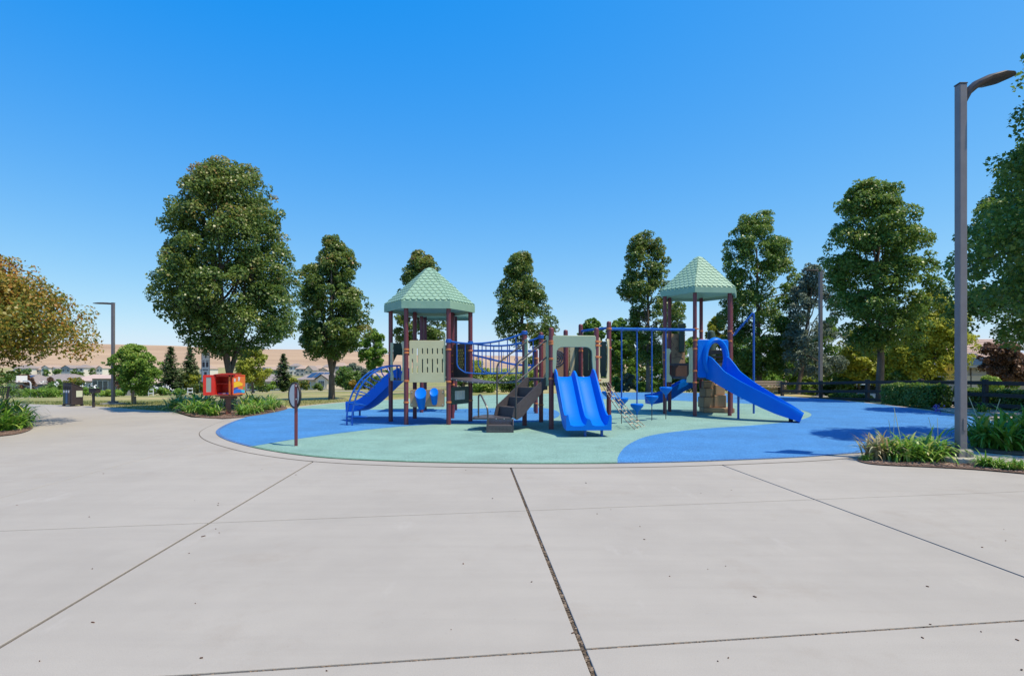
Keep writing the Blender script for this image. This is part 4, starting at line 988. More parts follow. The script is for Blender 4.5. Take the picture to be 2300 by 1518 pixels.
pxtree('maple_tree', 'tall broad tree beside the second lamp post, partly browned', 1706, 40.0,
       [(480, 1708, 1728), (497, 1660, 1738), (530, 1636, 1760), (570, 1627, 1772), (610, 1622, 1784), (650, 1620, 1796), (690, 1616, 1802), (730, 1620, 1802), (770, 1628, 1795), (810, 1650, 1780), (840, 1670, 1765)], 185, 29000, .15, M['leaf_dk'], 7, trunk_r=.2, group='park trees', warm=.10, base_t=.55, crad=.17)
pxtree('maple_tree', 'loose grey green tree behind the second lamp post', 1792, 37.0,
       [(588, 1822, 1840), (620, 1796, 1856), (670, 1776, 1868), (720, 1768, 1880), (770, 1760, 1895), (820, 1760, 1900), (850, 1775, 1880)], 95, 12500, .13, M['leaf_sage'], 8, trunk_r=.16, group='park trees', gaps=.16, base_t=.62, crad=.19)
pxtree('maple_tree', 'lush green tree standing against the dark rail fence', 1977, 27.6,
       [(404, 1928, 1946), (422, 1917, 1992), (460, 1892, 2043), (500, 1886, 2062), (540, 1856, 2066), (580, 1862, 2070), (620, 1870, 2092), (660, 1878, 2104), (700, 1872, 2106), (735, 1888, 2092), (765, 1915, 2060), (782, 1945, 2020)],
       165, 30000, .13, M['leaf_dk'], 9, trunk_r=.19, group='park trees', warm=.16, base_t=.58, crad=.18)
# the big tree whose crown hangs in from the side of the plaza, and the one by the fence behind it
tree('maple_tree', 'large dark tree shading the bed behind the tall lamp post', 12.35, 11.2, [(2.6, 1.6, 1.6), (3.2, 3.1, 3.2), (4.2, 3.0, 3.4), (5.0, 2.55, 3.2), (5.8, 2.2, 2.9), (6.8, 2.05, 2.5), (7.8, 1.8, 2.1), (9.2, 1.35, 1.5), (10.4, .7, .8), (11.2, .2, .3)],
     190, 42000, .10, M['leaf_dk'], 10, trunk_r=.19, group='park trees', warm=.12, base_t=.58, z0=0, crad=.16, gaps=.12)
tree('maple_tree', 'dark tree by the fence end with a trunk beside the hedge', 18.2, 19.6, [(2.6, 1.2, 1.2), (3.2, 2.5, 2.4), (4.4, 2.7, 2.7), (5.6, 2.5, 2.5), (7.0, 1.9, 1.9), (8.6, 1.0, 1.0), (9.6, .2, .2)],
     100, 20000, .12, M['leaf_dk'], 12, trunk_r=.18, group='park trees', base_t=.45, z0=0, crad=.2)
# golden tree reaching in over the plaza
tree('golden_tree', 'spreading tree with golden orange leaves over the mulch bed', -15.3, 14.2, [(1.85, 2.6, 3.2), (2.2, 3.8, 4.15), (2.7, 4.2, 4.05), (3.2, 4.2, 3.55), (3.7, 3.9, 2.9), (4.15, 3.2, 2.1), (4.5, 2.0, 1.2)],
     260, 62000, .085, M['leaf_gold'], 13, trunk_r=.15, fork=1.2, stems=4, warm=.44, base_t=.38, z0=0, crad=.16, bark='bark_pale')
pxtree('young_tree', 'small round tree tied to a pale wooden stake on the lawn', 303, 25.5, [(780, 290, 312), (795, 270, 335), (815, 258, 350), (840, 257, 358), (862, 272, 348), (872, 295, 330)], 60, 9500, .085, M['leaf_lt'], 14, trunk_r=.05, base_t=.35, warm=.45, bark='bark_pale', crad=.26)
# trees and shrubs at the far rim of the lawn and beyond the play surface
far = [
    ('leafy_tree', 'yellowing round tree beyond the lawn behind the red book box', 568, 62, [(785, 550, 575), (805, 535, 600), (835, 530, 605), (862, 540, 598)], 40, 4200, .24, 'leaf_yel', .35),
    ('leafy_tree', 'bright young tree with white guard boards beyond the lawn', 428, 66, [(838, 418, 440), (850, 405, 455), (862, 402, 458), (872, 415, 445)], 22, 1500, .22, 'leaf_yel', .3),
    ('leafy_tree', 'rounded bushy tree in front of the far cream house', 778, 72, [(826, 765, 790), (840, 755, 808), (855, 752, 815), (870, 752, 812)], 40, 3400, .24, 'leaf_dk', .4),
    ('leafy_tree', 'broad dusty tree at the end of the far road', 820, 80, [(822, 780, 800), (838, 770, 835), (860, 775, 845), (870, 785, 850)], 34, 2600, .26, 'leaf_sage', .3),
    ('leafy_tree', 'mid green tree seen behind the beam of the pods', 1328, 44, [(718, 1320, 1336), (735, 1306, 1352), (760, 1300, 1362), (800, 1302, 1362), (840, 1310, 1355)], 45, 5200, .19, 'leaf_lt', .3),
    ('leafy_tree', 'light green tree between the low deck and the pods', 1392, 46, [(722, 1384, 1400), (745, 1366, 1420), (780, 1358, 1432), (820, 1360, 1436), (850, 1366, 1430)], 55, 6500, .19, 'leaf_lt', .35),
    ('leafy_tree', 'light green tree behind the pod beam, next to the tall tower', 1520, 45, [(770, 1500, 1540), (790, 1470, 1555), (820, 1460, 1565), (860, 1462, 1560)], 55, 6000, .19, 'leaf_lt', .35),
    ('leafy_tree', 'yellow green tree seen between the posts of the tall tower', 1612, 44, [(712, 1605, 1622), (740, 1590, 1640), (790, 1580, 1648), (840, 1580, 1650), (870, 1590, 1645)], 50, 6000, .18, 'leaf_yel', .2),
    ('leafy_tree', 'low leafy tree behind the curved slide', 1680, 46, [(790, 1660, 1700), (820, 1645, 1730), (855, 1640, 1745), (872, 1650, 1740)], 45, 5000, .19, 'leaf_lt', .3),
    ('leafy_tree', 'yellow leaved tree behind the fence beside the lush green one', 1925, 38, [(735, 1918, 1945), (760, 1898, 1968), (795, 1888, 1985), (835, 1886, 1990), (862, 1895, 1985)], 55, 8000, .16, 'leaf_yel', .6),
    ('leafy_tree', 'broad yellow green tree with a leaning trunk behind the fence', 2062, 36, [(655, 2078, 2105), (690, 2050, 2140), (730, 2030, 2165), (770, 2010, 2172), (810, 2005, 2170), (845, 2015, 2160)], 95, 16000, .16, 'leaf_yel', .58),
    ('leafy_tree', 'bright green tree behind the fence under the yellow one', 1990, 44, [(790, 1975, 2010), (815, 1955, 2040), (850, 1950, 2050), (872, 1955, 2045)], 45, 5500, .18, 'leaf_lt', .5),
    ('leafy_tree', 'dense dark tree far behind the bridge rails', 1040, 60, [(792, 1030, 1050), (812, 1012, 1070), (835, 1005, 1080), (862, 1010, 1078)], 30, 2600, .26, 'leaf_lt', .3),
    ('leafy_tree', 'round tree far behind the double slide hood', 1265, 58, [(775, 1255, 1278), (800, 1236, 1300), (830, 1230, 1308), (862, 1235, 1302)], 40, 3200, .24, 'leaf_dk', .5),
    ('leafy_tree', 'dense tree far behind the low deck posts', 1340, 60, [(770, 1330, 1352), (800, 1308, 1378), (835, 1300, 1385), (866, 1305, 1380)], 40, 3400, .24, 'leaf_lt', .25),
    ('leafy_tree', 'dense tree far behind the pod poles', 1440, 60, [(775, 1430, 1455), (800, 1405, 1480), (835, 1400, 1490), (866, 1405, 1485)], 44, 3600, .24, 'leaf_dk', .55),
    ('leafy_tree', 'dense tree far behind the tall roofed tower', 1560, 60, [(760, 1550, 1575), (790, 1522, 1600), (830, 1515, 1612), (866, 1520, 1606)], 44, 3800, .24, 'leaf_lt', .3),
    ('leafy_tree', 'dense tree far behind the blue coiled pole', 1660, 56, [(755, 1650, 1680), (785, 1622, 1705), (825, 1615, 1720), (868, 1620, 1715)], 48, 4600, .22, 'leaf_dk', .6),
    ('leafy_tree', 'dense bright tree far behind the curved slide end', 1755, 54, [(770, 1745, 1775), (800, 1720, 1800), (835, 1715, 1810), (868, 1722, 1800)], 46, 4400, .22, 'leaf_lt', .35),
    ('leafy_tree', 'dense green tree far behind the blue grey lamp post', 1850, 54, [(735, 1840, 1870), (770, 1812, 1898), (815, 1805, 1908), (862, 1812, 1900)], 50, 5200, .22, 'leaf_dk', .6),
    ('leafy_tree', 'dense olive tree far behind the lush green trunk', 1965, 54, [(745, 1955, 1985), (780, 1925, 2010), (820, 1920, 2020), (862, 1930, 2012)], 46, 4600, .22, 'leaf_yel', .15),
    ('leafy_tree', 'dense dark tree far behind the yellow green ones', 2120, 52, [(700, 2110, 2140), (740, 2080, 2165), (790, 2072, 2172), (850, 2080, 2165)], 50, 5600, .2, 'leaf_dk', .5),
    ('leafy_tree', 'dark tree beyond the tan house and chimney', 2330, 44, [(560, 2320, 2350), (620, 2270, 2400), (700, 2255, 2420), (780, 2262, 2410), (850, 2285, 2380)], 70, 9000, .18, 'leaf_dk', .45),
    ('plum_tree', 'reddish purple plum tree beside the tan house', 2268, 30, [(768, 2235, 2262), (785, 2212, 2282), (810, 2206, 2298), (835, 2212, 2300), (852, 2240, 2296)], 45, 6500, .13, 'leaf_red', .5),
    ('plum_tree', 'dark red plum tree in front of the far grey roofs', 56, 120, [(845, 44, 60), (855, 38, 74), (868, 36, 78), (878, 42, 74)], 20, 1300, .34, 'leaf_red', .25),
    ('plum_tree', 'small red leaved tree by the glazed wall', 265, 70, [(848, 260, 272), (860, 255, 279), (870, 257, 277)], 14, 800, .22, 'leaf_red', .3),
    ('plum_tree', 'low red shrub tree beside the gabled garage', 112, 118, [(850, 106, 116), (860, 100, 120), (872, 102, 120)], 12, 700, .32, 'leaf_red', .3),
    ('leafy_tree', 'green tree in front of the gabled garage', 130, 112, [(852, 122, 136), (864, 114, 142), (876, 116, 142)], 16, 900, .32, 'leaf_dk', .5),
    ('leafy_tree', 'olive tree behind the roofed bin station', 170, 110, [(848, 158, 178), (858, 150, 188), (872, 152, 190)], 16, 900, .32, 'leaf_gold', .35),
    ('leafy_tree', 'dark tree at the edge beyond the wire bench', 8, 100, [(838, -10, 20), (850, -20, 28), (866, -22, 32), (880, -15, 30)], 22, 1300, .30, 'leaf_dk', .4),
    ('leafy_tree', 'dark street tree behind the lamp post on the lawn', 246, 330, [(806, 238, 252), (815, 232, 256), (826, 232, 258)], 14, 600, .9, 'leaf_dk', .4),
]
for i, (nm, lb, u, Y, rows, nc, nl, sz, mm, bt) in enumerate(far):
    X = (u - CX) * Y / F
    tree(nm, lb, X, Y, px_prof(rows, X, Y), nc, nl, sz, M[mm], 40 + i, trunk_r=.10 if Y < 60 else .13, group='trees beyond the park', base_t=bt, crad=.28, bark='bark')

def conifer(label, u, Y, vtop, vbase, half, seed, group='conifers beyond the lawn'):
    rg = np.random.default_rng(seed); X = (u - CX) * Y / F; z0 = ground_z(X, Y); zt = H + (HV - vtop) * Y / F; zb = H + (HV - vbase) * Y / F; rm = half * Y / F
    root = thing('conifer_tree', label, 'tree', (X, Y, z0), group)
    C, N, S, t = [], [], [], []
    z = zb
    while z < zt:
        f = (z - zb) / (zt - zb); r = rm * (1 - f) ** .82 * (.8 + .2 * min(1, f * 6)) + .06; nb = int(9 + 7 * (1 - f))
        for k in range(nb):
            a = rg.uniform(0, 2 * math.pi); L = r * rg.uniform(.72, 1.15); n = max(3, int(L / .13))
            for j in range(n):
                s = (j + .6) / n; zz_ = z + .10 * L * s * s - .16 * L * s + rg.normal() * .06
                for q in range(3):
                    C.append((X + L * s * math.cos(a) + rg.normal() * .07, Y + L * s * math.sin(a) + rg.normal() * .07, zz_ + rg.normal() * .05)); N.append((rg.normal() * .4, rg.normal() * .4, 1)); S.append(rg.uniform(.26, .44)); t.append(.25 + .5 * s * s + rg.normal() * .15)
        z += .30 * (1 - .35 * f)
    C, N, S, t = map(np.array, (C, N, S, t))
    link('crown', quads_mesh('crown', leaf_quads(C, N, S, rg, .38, .05), t, M['needle']), None, root)
    MB().cyl((X, Y, z0 - .1), (X, Y, zt - .2), .12, .02, 8).build('trunk', M['bark'], root, smooth=True)
conifer('full dark conifer beside the round staked tree', 383, 64, 778, 876, 36, 70)
conifer('slimmer dark conifer beside the white rules sign', 427, 66, 783, 874, 32, 71)
conifer('lone dark conifer behind the oval panel post', 637, 68, 794, 868, 27, 72)

# shrubs: mounds of leaves
def shrub(name, label, u, Y, v_top, half, m, seed, base_t=.45, nleaf=1500, size=.12, depth=1.0, group='shrubs along the lawn', flowers=0, cat='shrub', z0=None):
    rg = np.random.default_rng(seed); X = (u - CX) * Y / F; z0 = ground_z(X, Y) if z0 is None else z0; w = half * Y / F; h = 1.2 * max(.25, H + (HV - v_top) * Y / F - z0)
    k = 16; a = rg.uniform(0, 2 * math.pi, k); rr = np.sqrt(rg.random(k)) * .75
    cen = np.stack([X + w * rr * np.cos(a), Y + w * depth * rr * np.sin(a), z0 + h * rg.uniform(.22, .86, k) * (1 - .30 * rr)], 1); rad = np.minimum(w, h) * rg.uniform(.28, .48, k)
    C, N, S, t = clump_leaves(cen, rad, nleaf, size, rg, base_t + rg.normal(size=k) * .1)
    C[:, 2] = np.maximum(C[:, 2], z0 + .02)
    o = link(name, quads_mesh(name, leaf_quads(C, N, S, rg), t, m), None, None, (X, Y, z0)); tag(o, label, cat, group)
    if flowers:
        a = rg.uniform(0, 2 * math.pi, flowers); r_ = np.sqrt(rg.random(flowers)) * w * .9
        C = np.stack([X + r_ * np.cos(a), Y + depth * r_ * np.sin(a), z0 + h * rg.uniform(.85, 1.15, flowers)], 1); C = np.repeat(C, 8, 0) + rg.normal(size=(flowers * 8, 3)) * size * .5
        link('flowers', quads_mesh('flowers', leaf_quads(C, rg.normal(size=C.shape), np.full(len(C), size * .8), rg), np.zeros(len(C)), M['petal']), None, o)['kind'] = 'stuff'
    return o
sh = [  # (label, u, Y, v_top, half px, palette, base_t, flowers)
    ('yellow green shrub behind the bridge beside the lattice panel', 1075, 44, 806, 30, 'leaf_lt', .82, 0), ('bright lime shrub behind the middle of the bridge', 1125, 42, 822, 36, 'leaf_lt', .82, 0),
    ('lime shrub behind the stair handrails', 1175, 43, 826, 34, 'leaf_lt', .82, 0), ('dark shrub behind the maroon posts at the bridge end', 1196, 46, 800, 22, 'leaf_dk', .4, 0), ('lime ground shrub behind the stair landing', 1205, 41, 832, 24, 'leaf_lt', .82, 0),
    ('dark low shrub behind the staircase', 1150, 40, 850, 30, 'leaf_dk', .45, 0), ('pale grassy shrub behind the bridge deck', 1085, 39, 856, 34, 'leaf_lt', .6, 0),
    ('grey green shrub behind the first pods', 1412, 41.5, 838, 14, 'leaf_sage', .4, 0), ('olive shrub beside the tree trunk behind the pods', 1385, 42, 848, 16, 'leaf_lt', .3, 0), ('white flowered shrub behind the third pod', 1440, 41.5, 856, 18, 'leaf_lt', .3, 14),
    ('white flowered shrub next to the tall tower posts', 1478, 42, 852, 20, 'leaf_lt', .35, 18), ('white flowered shrub under the tall tower deck', 1570, 42, 852, 26, 'leaf_lt', .4, 22), ('bright shrub between block climber and posts', 1600, 42, 846, 18, 'leaf_lt', .6, 0),
    ('dark shrub at the foot of the browned tree', 1660, 40, 862, 22, 'leaf_dk', .4, 0), ('lime shrub beside the grey green tree', 1810, 40, 842, 22, 'leaf_lt', .7, 0), ('dark shrub behind the corner of the fence', 1850, 40, 852, 26, 'leaf_dk', .45, 0),
    ('dark shrub behind the fence rails', 1900, 38, 846, 30, 'leaf_dk', .4, 0), ('deep green shrub behind the hedge end', 2010, 36, 838, 30, 'leaf_dk', .5, 0), ('deep green shrub behind the hedge and sign', 2090, 36, 838, 34, 'leaf_dk', .45, 0),
    ('pale yellow shrub in front of the tan house', 2225, 28, 848, 34, 'leaf_lt', .75, 0), ('low grey green shrub in front of the tan house wall', 2170, 29, 862, 26, 'leaf_sage', .5, 0), ('soft green bush beside the plum trunk', 2255, 32, 825, 26, 'leaf_lt', .5, 0),
    ('bright low shrub in front of the bin station', 125, 60, 876, 22, 'leaf_lt', .6, 0), ('white flowered shrub beside the bin station', 115, 66, 866, 20, 'leaf_dk', .5, 20), ('green shrub against the round lawn edge', 90, 64, 872, 18, 'leaf_lt', .45, 0),
    ('lime shrub by the glazed wall', 250, 58, 876, 24, 'leaf_lt', .7, 0), ('white flowered shrub between bins and glazed wall', 200, 62, 870, 18, 'leaf_lt', .4, 20), ('bushy green shrub by the small red tree', 278, 62, 858, 16, 'leaf_lt', .5, 0),
    ('long white flowered shrub beyond the staked tree', 325, 62, 874, 22, 'leaf_lt', .45, 30), ('white flowered shrub below the full conifer', 365, 62, 874, 20, 'leaf_lt', .4, 26), ('low shrub below the slimmer conifer', 400, 62, 876, 16, 'leaf_lt', .3, 8),
    ('olive shrub beside the white guard boards', 452, 62, 862, 18, 'leaf_gold', .25, 0), ('light shrub behind the book box bed', 612, 66, 858, 12, 'leaf_lt', .5, 0), ('dark clipped shrub behind the book box', 585, 68, 860, 20, 'leaf_dk', .2, 0),
    ('dark clipped shrub beneath the lone conifer', 640, 68, 860, 14, 'leaf_dk', .2, 0), ('lime shrub beside the lone conifer', 660, 66, 848, 12, 'leaf_yel', .3, 0), ('olive shrub in front of the cream house', 682, 70, 852, 14, 'leaf_gold', .25, 0), ('low green shrub by the cream house path', 712, 70, 862, 12, 'leaf_dk', .5, 0),
    ('dark shrub beyond the wire bench', 30, 78, 862, 26, 'leaf_dk', .5, 0), ('green shrub at the far court edge', 60, 82, 876, 16, 'leaf_lt', .4, 0), ('small green bush seen through the arched climber', 845, 60, 845, 22, 'leaf_dk', .45, 0), ('orange tinted bush below the arched climber', 795, 64, 852, 10, 'leaf_gold', .6, 0),
]
for i, (lb, u, Y, vt, hf, mm, bt, fl_) in enumerate(sh):
    near = Y < 50
    shrub('shrub', lb, u, Y, vt, hf, M[mm], 200 + i, bt, 3800 if near else 900, .13 if near else .22, flowers=fl_ // 3)

# clipped hedges by the fence
def hedge(label, a, b_, w, h, seed, n, z0=0):
    rg = np.random.default_rng(seed); a, b_ = Vector((*a, z0)), Vector((*b_, z0)); d = (b_ - a); L = d.length; d.normalize(); nn = Vector((-d.y, d.x, 0)); base = (a + b_) / 2
    root = thing('hedge', label, 'hedge', base, 'clipped hedges along the fence')
    Mr = Matrix(((d.x, nn.x, 0), (d.y, nn.y, 0), (0, 0, 1)))
    MB().box(base + UP * (h * .45), (L - .6, w * .6, h * .8), Mr).build('core', M['hedge_core'], root)
    s = rg.uniform(-L / 2, L / 2, n); q = rg.random(n); per = w + 2 * h; e = q * per
    lat = np.where(e < h, -w / 2, np.where(e < h + w, -w / 2 + (e - h), w / 2)); zz_ = np.where(e < h, e, np.where(e < h + w, h, h - (e - h - w)))
    nrm = np.stack([np.where((e >= h) & (e < h + w), 0, np.sign(lat)), np.where((e >= h) & (e < h + w), 1, .25)], 1)
    bump = np.array([noise.noise(Vector((x * 1.7, y * 2, z * 2.5 + seed))) for x, y, z in zip(s, lat, zz_)]) * .11 + rg.normal(size=n) * .03
    lat2 = lat + nrm[:, 0] * bump; z2 = np.maximum(.03, zz_ + nrm[:, 1] * bump)
    ne = n // 10; s[:ne] = np.where(rg.random(ne) < .5, -L / 2, L / 2) + rg.normal(size=ne) * .06; lat2[:ne] = rg.uniform(-w / 2, w / 2, ne); z2[:ne] = rg.uniform(.03, h, ne)
    C = np.stack([base.x + d.x * s + nn.x * lat2, base.y + d.y * s + nn.y * lat2, base.z + z2], 1)
    Nn = np.stack([nn.x * nrm[:, 0], nn.y * nrm[:, 0], nrm[:, 1]], 1) + rg.normal(size=(n, 3)) * .55
    link('foliage', quads_mesh('foliage', leaf_quads(C, Nn, .09 * rg.uniform(.7, 1.3, n), rg), .58 + rg.normal(size=n) * .2, M['leaf_dk']), None, root)
hedge('dense clipped hedge in front of the fence rails', (16.75, 25.2), (16.9, 22.4), .8, .86, 300, 9000)
hedge('low dark hedge behind the fence beside the trunk', (18.5, 23.2), (18.95, 19.3), .9, .72, 301, 9000, -.02)
hedge('short dark hedge in the gap of the fence', (17.3, 30.4), (17.5, 28.2), .8, .30, 302, 4000, -.1)

# strap leaved lily clumps
def strap_clump(name, n, seed, length=.62, spread=1.0, dry=0.0):
    rg = np.random.default_rng(seed); V = []; t = []
    for i in range(n):
        a = rg.uniform(0, 2 * math.pi); L = length * rg.uniform(.6, 1.15); w = rg.uniform(.017, .030); th0 = R(rg.uniform(40, 84)); bendr = R(rg.uniform(55, 150)) * spread
        p = np.array([rg.normal() * .09, rg.normal() * .09, 0.0]); d2 = np.array([math.cos(a), math.sin(a), 0]); side = np.array([-math.sin(a), math.cos(a), 0]); tt = np.clip(.60 + rg.normal() * .22, 0, .93)
        seg = 6; prev = None
        for s in range(seg + 1):
            f = s / seg; ww = w * (1 - f ** 2.2) * (.75 + .6 * f) + .001
            l, r_ = p - side * ww, p + side * ww
            if prev is not None: V.append([prev[0], prev[1], r_, l]); t.append(tt + .12 * f + (.5 if rg.random() < dry else 0))
            prev = (l, r_); el = th0 - bendr * f ** 1.3; p = p + (d2 * math.cos(el) + np.array([0, 0, 1]) * math.sin(el)) * L / seg
    return quads_mesh(name, np.array(V), np.array(t), M['strap'])
variants = [strap_clump('lily', 95, 400 + i, .64 + .05 * i, .9 + .08 * i, .015) for i in range(4)]
grass_tuft = strap_clump('tuft', 150, 450, .62, .8); grass_tuft.materials.clear(); grass_tuft.materials.append(M['strap_dry'])
def lily(label, x, y, s, k, rot, group, z=.018, stalks=0):
    o = bpy.data.objects.new('lily_clump', variants[k % 4]); col.objects.link(o); o.location = (x, y, z); o.rotation_euler = (0, 0, rot); o.scale = (s, s, s * .95)
    tag(o, label, 'plant', group); rg = random.Random(int(x * 100) + k)
    for j in range(stalks):
        a = rg.uniform(0, 6.28); e = Vector((math.cos(a) * .22, math.sin(a) * .22, rg.uniform(.75, 1.1))); b = MB().tube([(0, 0, .05), e * .5 + UP * .06, e], .005, 5)
        c = link('flower_stalk', b.mesh('flower_stalk'), M['sage']); c.parent = o
    return o
rg = random.Random(77)
gl = 'strap leaved lilies round the book box'; k = 0
for u, v, s in ((396, 918, 1.25), (418, 924, 1.2), (438, 928, 1.25), (462, 932, 1.2), (480, 934.5, .9), (545, 933.5, .9), (562, 930, 1.05), (580, 926, 1.15), (604, 921, 1.15), (410, 912, 1.3), (435, 916, 1.35), (462, 920, 1.35), (484, 922, 1.15), (548, 922, 1.2), (575, 917, 1.3), (600, 914, 1.2), (450, 910, 1.35), (520, 912, 1.1), (560, 911, 1.3), (620, 916, .9)):
    p = G(u, v); lily('leafy green lily clump %s in the mulch round the red book box' % ('with a flower stalk' if k % 4 == 0 else 'without flowers'), p.x, p.y, s * .86, k, rg.uniform(0, 6), gl, stalks=1 if k % 4 == 0 else 0); k += 1
gl = 'strap leaved lilies at the tall lamp post'
for u, v, s in ((1992, 1034, .86), (2030, 1036, .90), (2072, 1037, .88), (2108, 1034, .80), (2050, 1026, .92), (2005, 1026, .85), (2090, 1026, .88)):
    p = G(u, v); lily('glossy lily clump %s in the small bed beside the lamp post' % ('with thin flower stalks' if k % 2 else 'without stalks'), p.x, p.y, s * .95, k, rg.uniform(0, 6), gl, stalks=2 if k % 2 else 0); k += 1
p = G(1972, 1033); o = bpy.data.objects.new('dry_grass_tuft', grass_tuft); col.objects.link(o); o.location = (p.x, p.y, .018); o.scale = (.8, .8, .9); tag(o, 'dry straw coloured grass tuft beside the lamp post lilies', 'plant')
gl = 'strap leaved lilies in the shaded bed'
for u, v, s in ((2215, 1006, 1.2), (2255, 1010, 1.35), (2300, 1008, 1.4), (2350, 1012, 1.4), (2240, 995, 1.3), (2290, 992, 1.45), (2340, 990, 1.4)):
    p = G(u, v); lily('tall dark lily clump %s in the shaded mulch bed' % ('with flower stalks' if k % 3 == 0 else 'without stalks'), p.x, p.y, s * 1.05, k, rg.uniform(0, 6), gl, stalks=2 if k % 3 == 0 else 0); k += 1
gl = 'small yellowing lilies in front of the lamp post'
for u, v, s in ((2215, 1050, .42), (2238, 1053, .38), (2262, 1057, .30), (2292, 1058, .36), (2275, 1054, .28), (1945, 1036, .22)):
    p = G(u, v); lily('small yellow green lily shoot at the edge of the slab', p.x, p.y, s, k, rg.uniform(0, 6), gl); k += 1
gl = 'strap leaved lilies under the golden tree'
for u, v, s in ((8, 968, 1.15), (38, 962, 1.0), (-25, 966, 1.2), (20, 950, 1.2), (50, 948, .9), (-10, 945, 1.25), (-60, 960, 1.2), (25, 938, 1.1)):
    p = G(u, v); lily('lily clump %s under the golden leaved tree' % ('with a flower stalk' if k % 4 == 0 else 'without flowers'), p.x, p.y, s * 1.05, k, rg.uniform(0, 6), gl, stalks=1 if k % 4 == 0 else 0); k += 1
p = G(2088, 929); lily('lone blue flowered lily leaning over the gravel', G(2205, 926).x, G(2205, 926).y, .7, 1, .3, None)
# blue flower heads nodding over the edge
o = thing('blue_flower', 'blue lily flower head leaning over the rim of the blue rubber', 'flower', (G(2128, 928).x, G(2128, 928).y, 0)); base = Vector(o.location)
MB().tube([base, base + Vector((-.12, -.05, .16)), base + Vector((-.36, -.1, .20))], .008, 6).build('stem', M['sage'], o, smooth=True)
rgn = np.random.default_rng(9); C = rgn.normal(size=(60, 3)) * .07 + np.array(base + Vector((-.42, -.1, .17))); link('bloom', quads_mesh('bloom', leaf_quads(C, rgn.normal(size=(60, 3)), np.full(60, .06), rgn), np.zeros(60), M['petal_blue']), None, o)

# grass blades along the near rim of the lawn
rgn = np.random.default_rng(21); n = 26000
uu = rgn.uniform(-40, 900, n); vv = 931 - 34 * rgn.random(n) ** .8
X = (uu - CX) * H / (vv - HV); Yv = F * H / (vv - HV)
lim = np.interp(uu, [-40, 40, 205, 300, 388, 640, 700, 770, 830, 900], [905, 906, 911, 918, 922, 912, 909, 902.5, 898.5, 896])
keep = (vv < lim) & ~((uu > 388) & (uu < 640) & (vv > 899)); X, Yv = X[keep], Yv[keep]; n = len(X)
b0 = np.stack([X, Yv, np.array([ground_z(x, y) for x, y in zip(X, Yv)])], 1); a = rgn.uniform(0, 6.28, n); hgt = rgn.uniform(.035, .085, n); w = .007
sd = np.stack([np.cos(a), np.sin(a), 0 * a], 1) * w; lean = np.stack([rgn.normal(size=n) * .02, rgn.normal(size=n) * .02, hgt], 1)
V = np.stack([b0 - sd, b0 + sd, b0 + lean + sd * .2, b0 + lean - sd * .2], 1)
gmat = ramp_mat('grass_blades', [(0, (.07, .125, .02)), (.5, (.17, .20, .045)), (1, (.40, .32, .13))], .6, .3)
o = link('grass', quads_mesh('grass', V, rgn.random(n), gmat)); tag(o, 'short dry grass blades along the edge of the lawn', 'grass', kind='stuff')
# ------------------------------------------------------------------ street furniture
def lamp_post(label, X, Y, z0, ztop, flip, pw=.105, pedestal=True, plate=False, flat=False):
    o = thing('lamp_post', label, 'lamp post', (X, Y, z0), 'grey park lamp posts'); B0 = Vector((X, Y, z0))
    zb = .0
    if pedestal:
        MB().lathe(B0, [(.30, -.05), (.30, .085), (.285, .10), (.01, .10)], 28).build('pedestal', M['pedestal'], o, smooth=True)
        MB().lathe(B0 + UP * .10, [(.175, 0), (.165, .09), (.13, .12), (.07, .125)], 4, Matrix.Rotation(R(45), 3, 'Z')).build('base_cover', M['lamp'], o, bevel=.006); zb = .2
    else:
        MB().box(B0 + UP * .02, (.75, .6, .08)).build('pedestal', M['pedestal'], o, bevel=.01); MB().box(B0 + UP * .10, (.30, .30, .09)).build('base_cover', M['lamp'], o, bevel=.01); zb = .1
    b = MB().box((X, Y, (z0 + zb + ztop) / 2), (pw, pw, ztop - z0 - zb)); b.build('pole', M['lamp'], o, bevel=.012)
    MB().box((X, Y, ztop + .012), (pw + .01, pw + .01, .02)).build('cap', M['lamphead'], o, bevel=.004)
    if plate: MB().box((X + .01, Y - pw / 2 - .006, z0 + .62), (.045, .012, .19)).build('hand_hole_cover', M['lamp'], o, bevel=.003)
    s = -1 if flip else 1
    ctrl = [(.0, -.40, .030, .035), (.03, -.20, .045, .045), (.10, -.04, .065, .055), (.20, .05, .10, .058), (.34, .12, .20, .052), (.50, .15, .27, .046), (.66, .17, .22, .036), (.78, .20, .11, .022), (.855, .22, .02, .010)]
    if flat: ctrl = [(.0, .02, .04, .04), (.10, .03, .05, .04), (.24, .04, .10, .042), (.40, .045, .17, .04), (.60, .045, .18, .034), (.76, .045, .12, .024), (.86, .045, .03, .012)]
    b = MB(); n = 14; rings = []
    for x, z, wy, tz in ctrl:
        rings.append([Vector((X + s * (x + pw / 2 - .03) - s * tz * .5 * math.sin(2 * math.pi * k / n), Y + wy * math.cos(2 * math.pi * k / n), ztop + z - .05 + tz * math.sin(2 * math.pi * k / n))) for k in range(n)])
    m = len(rings); b.add([p for r_ in rings for p in r_], [(i * n + k, i * n + (k + 1) % n, (i + 1) * n + (k + 1) % n, (i + 1) * n + k) for i in range(m - 1) for k in range(n)] + [tuple(range(n)), tuple(range((m - 1) * n, m * n))])
    hd = b.build('lamp_head', M['lamphead'], o, smooth=True)
    for i in range(0 if flat else 6): MB().box((X + s * (.30 + .055 * i), Y + .02, ztop + .022 + .012 * i), (.022, .26, .014)).build('lens_strip', M['lens'], hd)
    return o
lp = G(2158, 1038)
lamp_post('tall grey square lamp post on a round concrete pedestal', lp.x, lp.y, .0, 6.13, False, pw=.122, plate=True)
